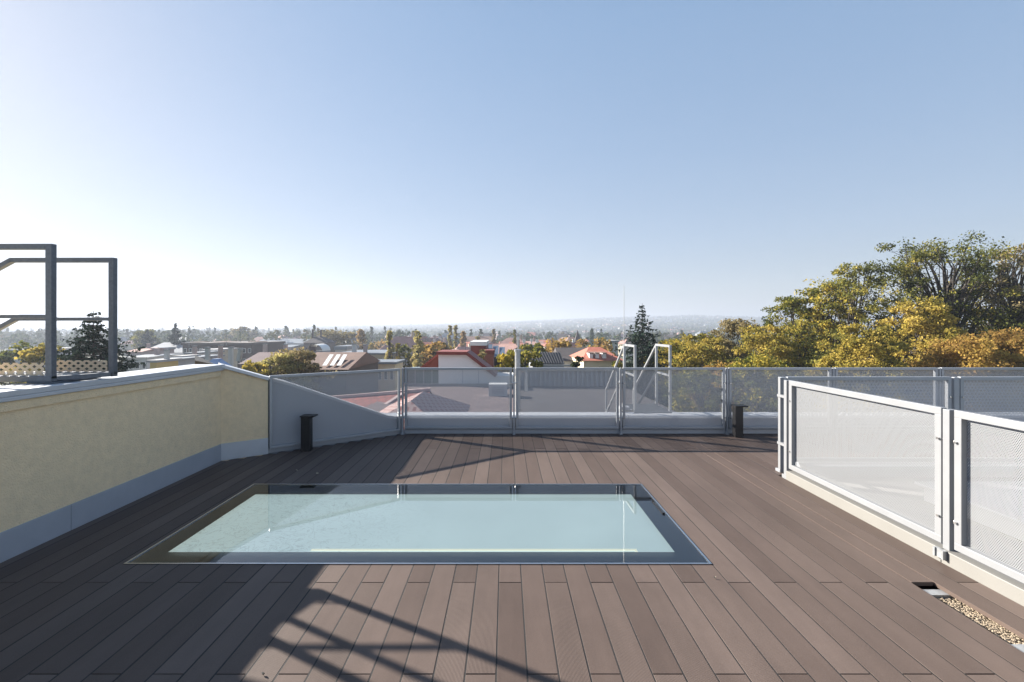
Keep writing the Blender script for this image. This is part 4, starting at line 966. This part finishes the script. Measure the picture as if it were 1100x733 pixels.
def conifer(label, px, ytop, Y, slope, seed, nwh=34, per=9, ls=.09, low=7.5, dens=26, rmax=4.5, name='spruce_tree'):
    rn = random.Random(seed); H = hpx(ytop, Y); root = thing(name, label, 'tree', at_px(px, Y))
    tk = MB(); tk.tube([(0, 0, 0), (0, 0, H * .5), (0, 0, H)], [H * .016, H * .010, .015], 8); lv = MB()
    nb = nwh * per
    for k in range(nb):
        t = ((k + rn.random()) / nb) ** .85; z = H - .12 - low * t; z = z - (z % .42) * .25
        R0 = min(rmax, .10 + (H - z) * slope); a = k * 2.399 + rn.uniform(-.5, .5)
        L = R0 * rn.choice((rn.uniform(.35, .8), rn.uniform(.8, 1.0), rn.uniform(.95, 1.28))); up_ = rn.uniform(.0, .38) - .22 * t; sag = rn.uniform(.2, .55)
        d = Vector((math.cos(a), math.sin(a), 0)); pd = Vector((-d.y, d.x, 0)); bend = rn.uniform(-.25, .25)
        def P_(u): return Vector((0, 0, z)) + d * (L * u) + pd * (bend * L * u * u) + Vector((0, 0, L * (up_ * u - sag * u * u + .22 * u ** 4)))
        tk.tube([P_(u) for u in (0, .33, .66, 1)], [.03, .022, .014, .005], 3, cap=False)
        for s_ in range(max(3, int(L * 5))):
            u0 = rn.uniform(.18, 1.0); side = rn.choice((-1, 1)); ln_ = (1.12 - u0) * .42 * L + .06
            for j in range(max(3, int(dens * ln_ * .55))):
                w_ = rn.random(); q = P_(u0 + w_ * .12) + pd * (side * ln_ * w_) + Vector((rn.gauss(0, .025), rn.gauss(0, .025), -w_ * w_ * ln_ * rn.uniform(.2, .6) + rn.gauss(0, .03)))
                leafq(lv, q, ls, rn)
    tk.build('trunk', bark, root, local=True); lv.build('crown', NE, root, local=True); return root
conifer('big dark conifer seen through the left crossover steps', 100, 334, 26, .66, 41, 30, 8, .066, 4.8, 60, 2.5)
conifer('tall dark spruce behind the bright crossover steps', 690, 326, 45, .46, 42, 30, 8, .085, 9.0, 36, 2.4)
conifer('small hazy spruce tip on the left skyline', 188.5, 347.5, 160, .35, 43, 14, 6, .4, 12, 5, 4)
conifer('small hazy conifer left of the hall roof', 158, 354, 175, .45, 44, 12, 6, .4, 9, 5, 4)

# far wood: one mass nobody could count
fw = MB(); rn = random.Random(9)
for k in range(1500):
    Y = 260 * (1500 / 260) ** rn.random(); px = rn.uniform(-160, 800) if rn.random() < .8 else rn.uniform(-160, 430)
    x = (px - CX) / F * Y; z0 = ground_z(x, Y); hgt = rn.uniform(8, 15.5) if px < 440 else rn.uniform(6, 13); r = rn.uniform(3, 6)
    n = 46
    con = rn.random() < .2
    for _ in range(n):
        t = rn.random(); rr = r * (1 - t) * .9 if con else r * math.sqrt(max(.03, 1 - (2 * t - 1) ** 2))
        a = rn.uniform(0, 6.283); q = rn.random() ** .5
        leafq(fw, Vector((x + rr * q * math.cos(a), Y + rr * q * math.sin(a), z0 + (hgt + (3 if con else 0)) * (.15 + .85 * t))), .9 + Y / 900, rn)
FW = leafmat('far_foliage', [(.03, .05, .02), (.05, .07, .025), (.09, .09, .03), (.19, .13, .05)], .25, .012)
tag(fw.build('far_wood', FW), 'hazy mass of distant trees between the houses of the town', 'trees', kind='stuff')
# wooded slope
fs = MB()
for k in range(7000):
    Y = rn.uniform(900, 3600); px = rn.uniform(330, 900); x = (px - CX) / F * Y; z0 = ground_z(x, Y)
    for _ in range(3): leafq(fs, Vector((x + rn.gauss(0, 12), Y, z0 + rn.uniform(1, 8))), 4 + Y / 700, rn)
tag(fs.build('hill_wood', FW), 'pale wooded far hillside above the town', 'trees', kind='stuff')

# ------------------------------------------------------------------ haze
hz_ = MB().box(-4600, 4600, -4600, 4600, GZ - 70, 104)
ho = hz_.build('haze', bpy.data.materials.new('haze_air'))
hm = ho.data.materials[0]; hm.use_nodes = True; nt = hm.node_tree; nt.nodes.remove(nt.nodes['Principled BSDF'])
pv = nt.nodes.new('ShaderNodeVolumePrincipled'); pv.inputs['Color'].default_value = (.52, .575, .69, 1); pv.inputs['Density'].default_value = 0.00058; pv.inputs['Anisotropy'].default_value = 0.25
nt.links.new(pv.outputs[0], nt.nodes['Material Output'].inputs['Volume'])
tag(ho, kind='stuff')

# ------------------------------------------------------------------ light, sky, camera
SD = Vector((-1.90, 1.0, 1.0)).normalized()            # towards the sun
sun = bpy.data.lights.new('sun', 'SUN'); so_ = bpy.data.objects.new('sun', sun); COL.objects.link(so_)
sun.energy = 5.0; sun.angle = R(0.53); sun.color = (1, .93, .83)
so_.rotation_euler = (-SD).to_track_quat('-Z', 'Y').to_euler(); so_.location = (-20, 10, 30)
wd = bpy.data.worlds.new('World'); scn.world = wd; wd.use_nodes = True; nt = wd.node_tree
sky = nt.nodes.new('ShaderNodeTexSky'); sky.sky_type = 'NISHITA'; sky.sun_disc = False
sky.sun_elevation = math.asin(SD.z); sky.sun_rotation = math.atan2(SD.x, SD.y)
sky.altitude = 200; sky.air_density = 1.0; sky.dust_density = 0.8; sky.ozone_density = 1.2
bg = nt.nodes['Background']; bg.inputs['Strength'].default_value = 0.096
gmn = nt.nodes.new('ShaderNodeGamma'); gmn.inputs['Gamma'].default_value = 0.45; nt.links.new(sky.outputs[0], gmn.inputs['Color'])
hs = nt.nodes.new('ShaderNodeHueSaturation'); hs.inputs['Saturation'].default_value = 2.0; nt.links.new(gmn.outputs[0], hs.inputs['Color'])
vm = nt.nodes.new('ShaderNodeVectorMath'); vm.operation = 'MINIMUM'; vm.inputs[1].default_value = (5.2, 5.7, 5.9); nt.links.new(hs.outputs[0], vm.inputs[0])
# the pale even veil of a hazy autumn sky, thicker towards the horizon
tcw = nt.nodes.new('ShaderNodeTexCoord'); sw = nt.nodes.new('ShaderNodeSeparateXYZ'); nt.links.new(tcw.outputs['Generated'], sw.inputs[0])
nz = nt.nodes.new('ShaderNodeTexNoise'); nz.inputs['Scale'].default_value = 2.2; nz.inputs['Detail'].default_value = 4; nz.inputs['Roughness'].default_value = .55
mpw = nt.nodes.new('ShaderNodeMapping'); mpw.inputs['Scale'].default_value = (1, 1, 5); nt.links.new(tcw.outputs['Generated'], mpw.inputs[0]); nt.links.new(mpw.outputs[0], nz.inputs['Vector'])
zz_ = mth(nt, 'ADD', sw.outputs['Z'], mth(nt, 'MULTIPLY', mth(nt, 'SUBTRACT', nz.outputs['Fac'], .5), .05))
rw = nt.nodes.new('ShaderNodeValToRGB'); e = rw.color_ramp.elements
def lin(r, g, bb, k=1 / 3.6 / .096): return tuple(((c / 255 / 12.92) if c < 11 else ((c / 255 + .055) / 1.055) ** 2.4) * k for c in (r, g, bb)) + (1,)
e[0].position = 0.0; e[0].color = lin(194, 195, 205); e[1].position = 1.0; e[1].color = lin(80, 115, 165)
for pos, cc in ((.06, (196, 201, 213)), (.18, (190, 203, 227)), (.34, (174, 194, 225)), (.55, (156, 183, 220))):
    q_ = e.new(pos); q_.color = lin(*cc)
nt.links.new(zz_, rw.inputs[0])
mw = nt.nodes.new('ShaderNodeMix'); mw.data_type = 'RGBA'; mw.inputs['Factor'].default_value = 0.54; mw.clamp_factor = True; mw.clamp_result = False
nt.links.new(vm.outputs[0], mw.inputs['A']); nt.links.new(rw.outputs[0], mw.inputs['B']); nt.links.new(mw.outputs['Result'], bg.inputs['Color'])
cam = bpy.data.cameras.new('camera'); co = bpy.data.objects.new('camera', cam); COL.objects.link(co)
co.location = (0, 0, CH); co.rotation_euler = (R(90), 0, 0)
cam.lens = 16.0; cam.sensor_width = 36; cam.shift_x = 7.0 / 1100; cam.shift_y = -12.5 / 1100
cam.clip_start = .05; cam.clip_end = 30000
scn.camera = co
vs = scn.view_settings; vs.view_transform = 'Standard'; vs.look = 'None'; vs.gamma = 1; vs.exposure = 1.85; vs.use_curve_mapping = False
cy = scn.cycles; cy.max_bounces = 10; cy.transparent_max_bounces = 24; cy.volume_bounces = 1; cy.use_denoising = True
cy.sample_clamp_indirect = 6; cy.caustics_reflective = False; cy.caustics_refractive = False
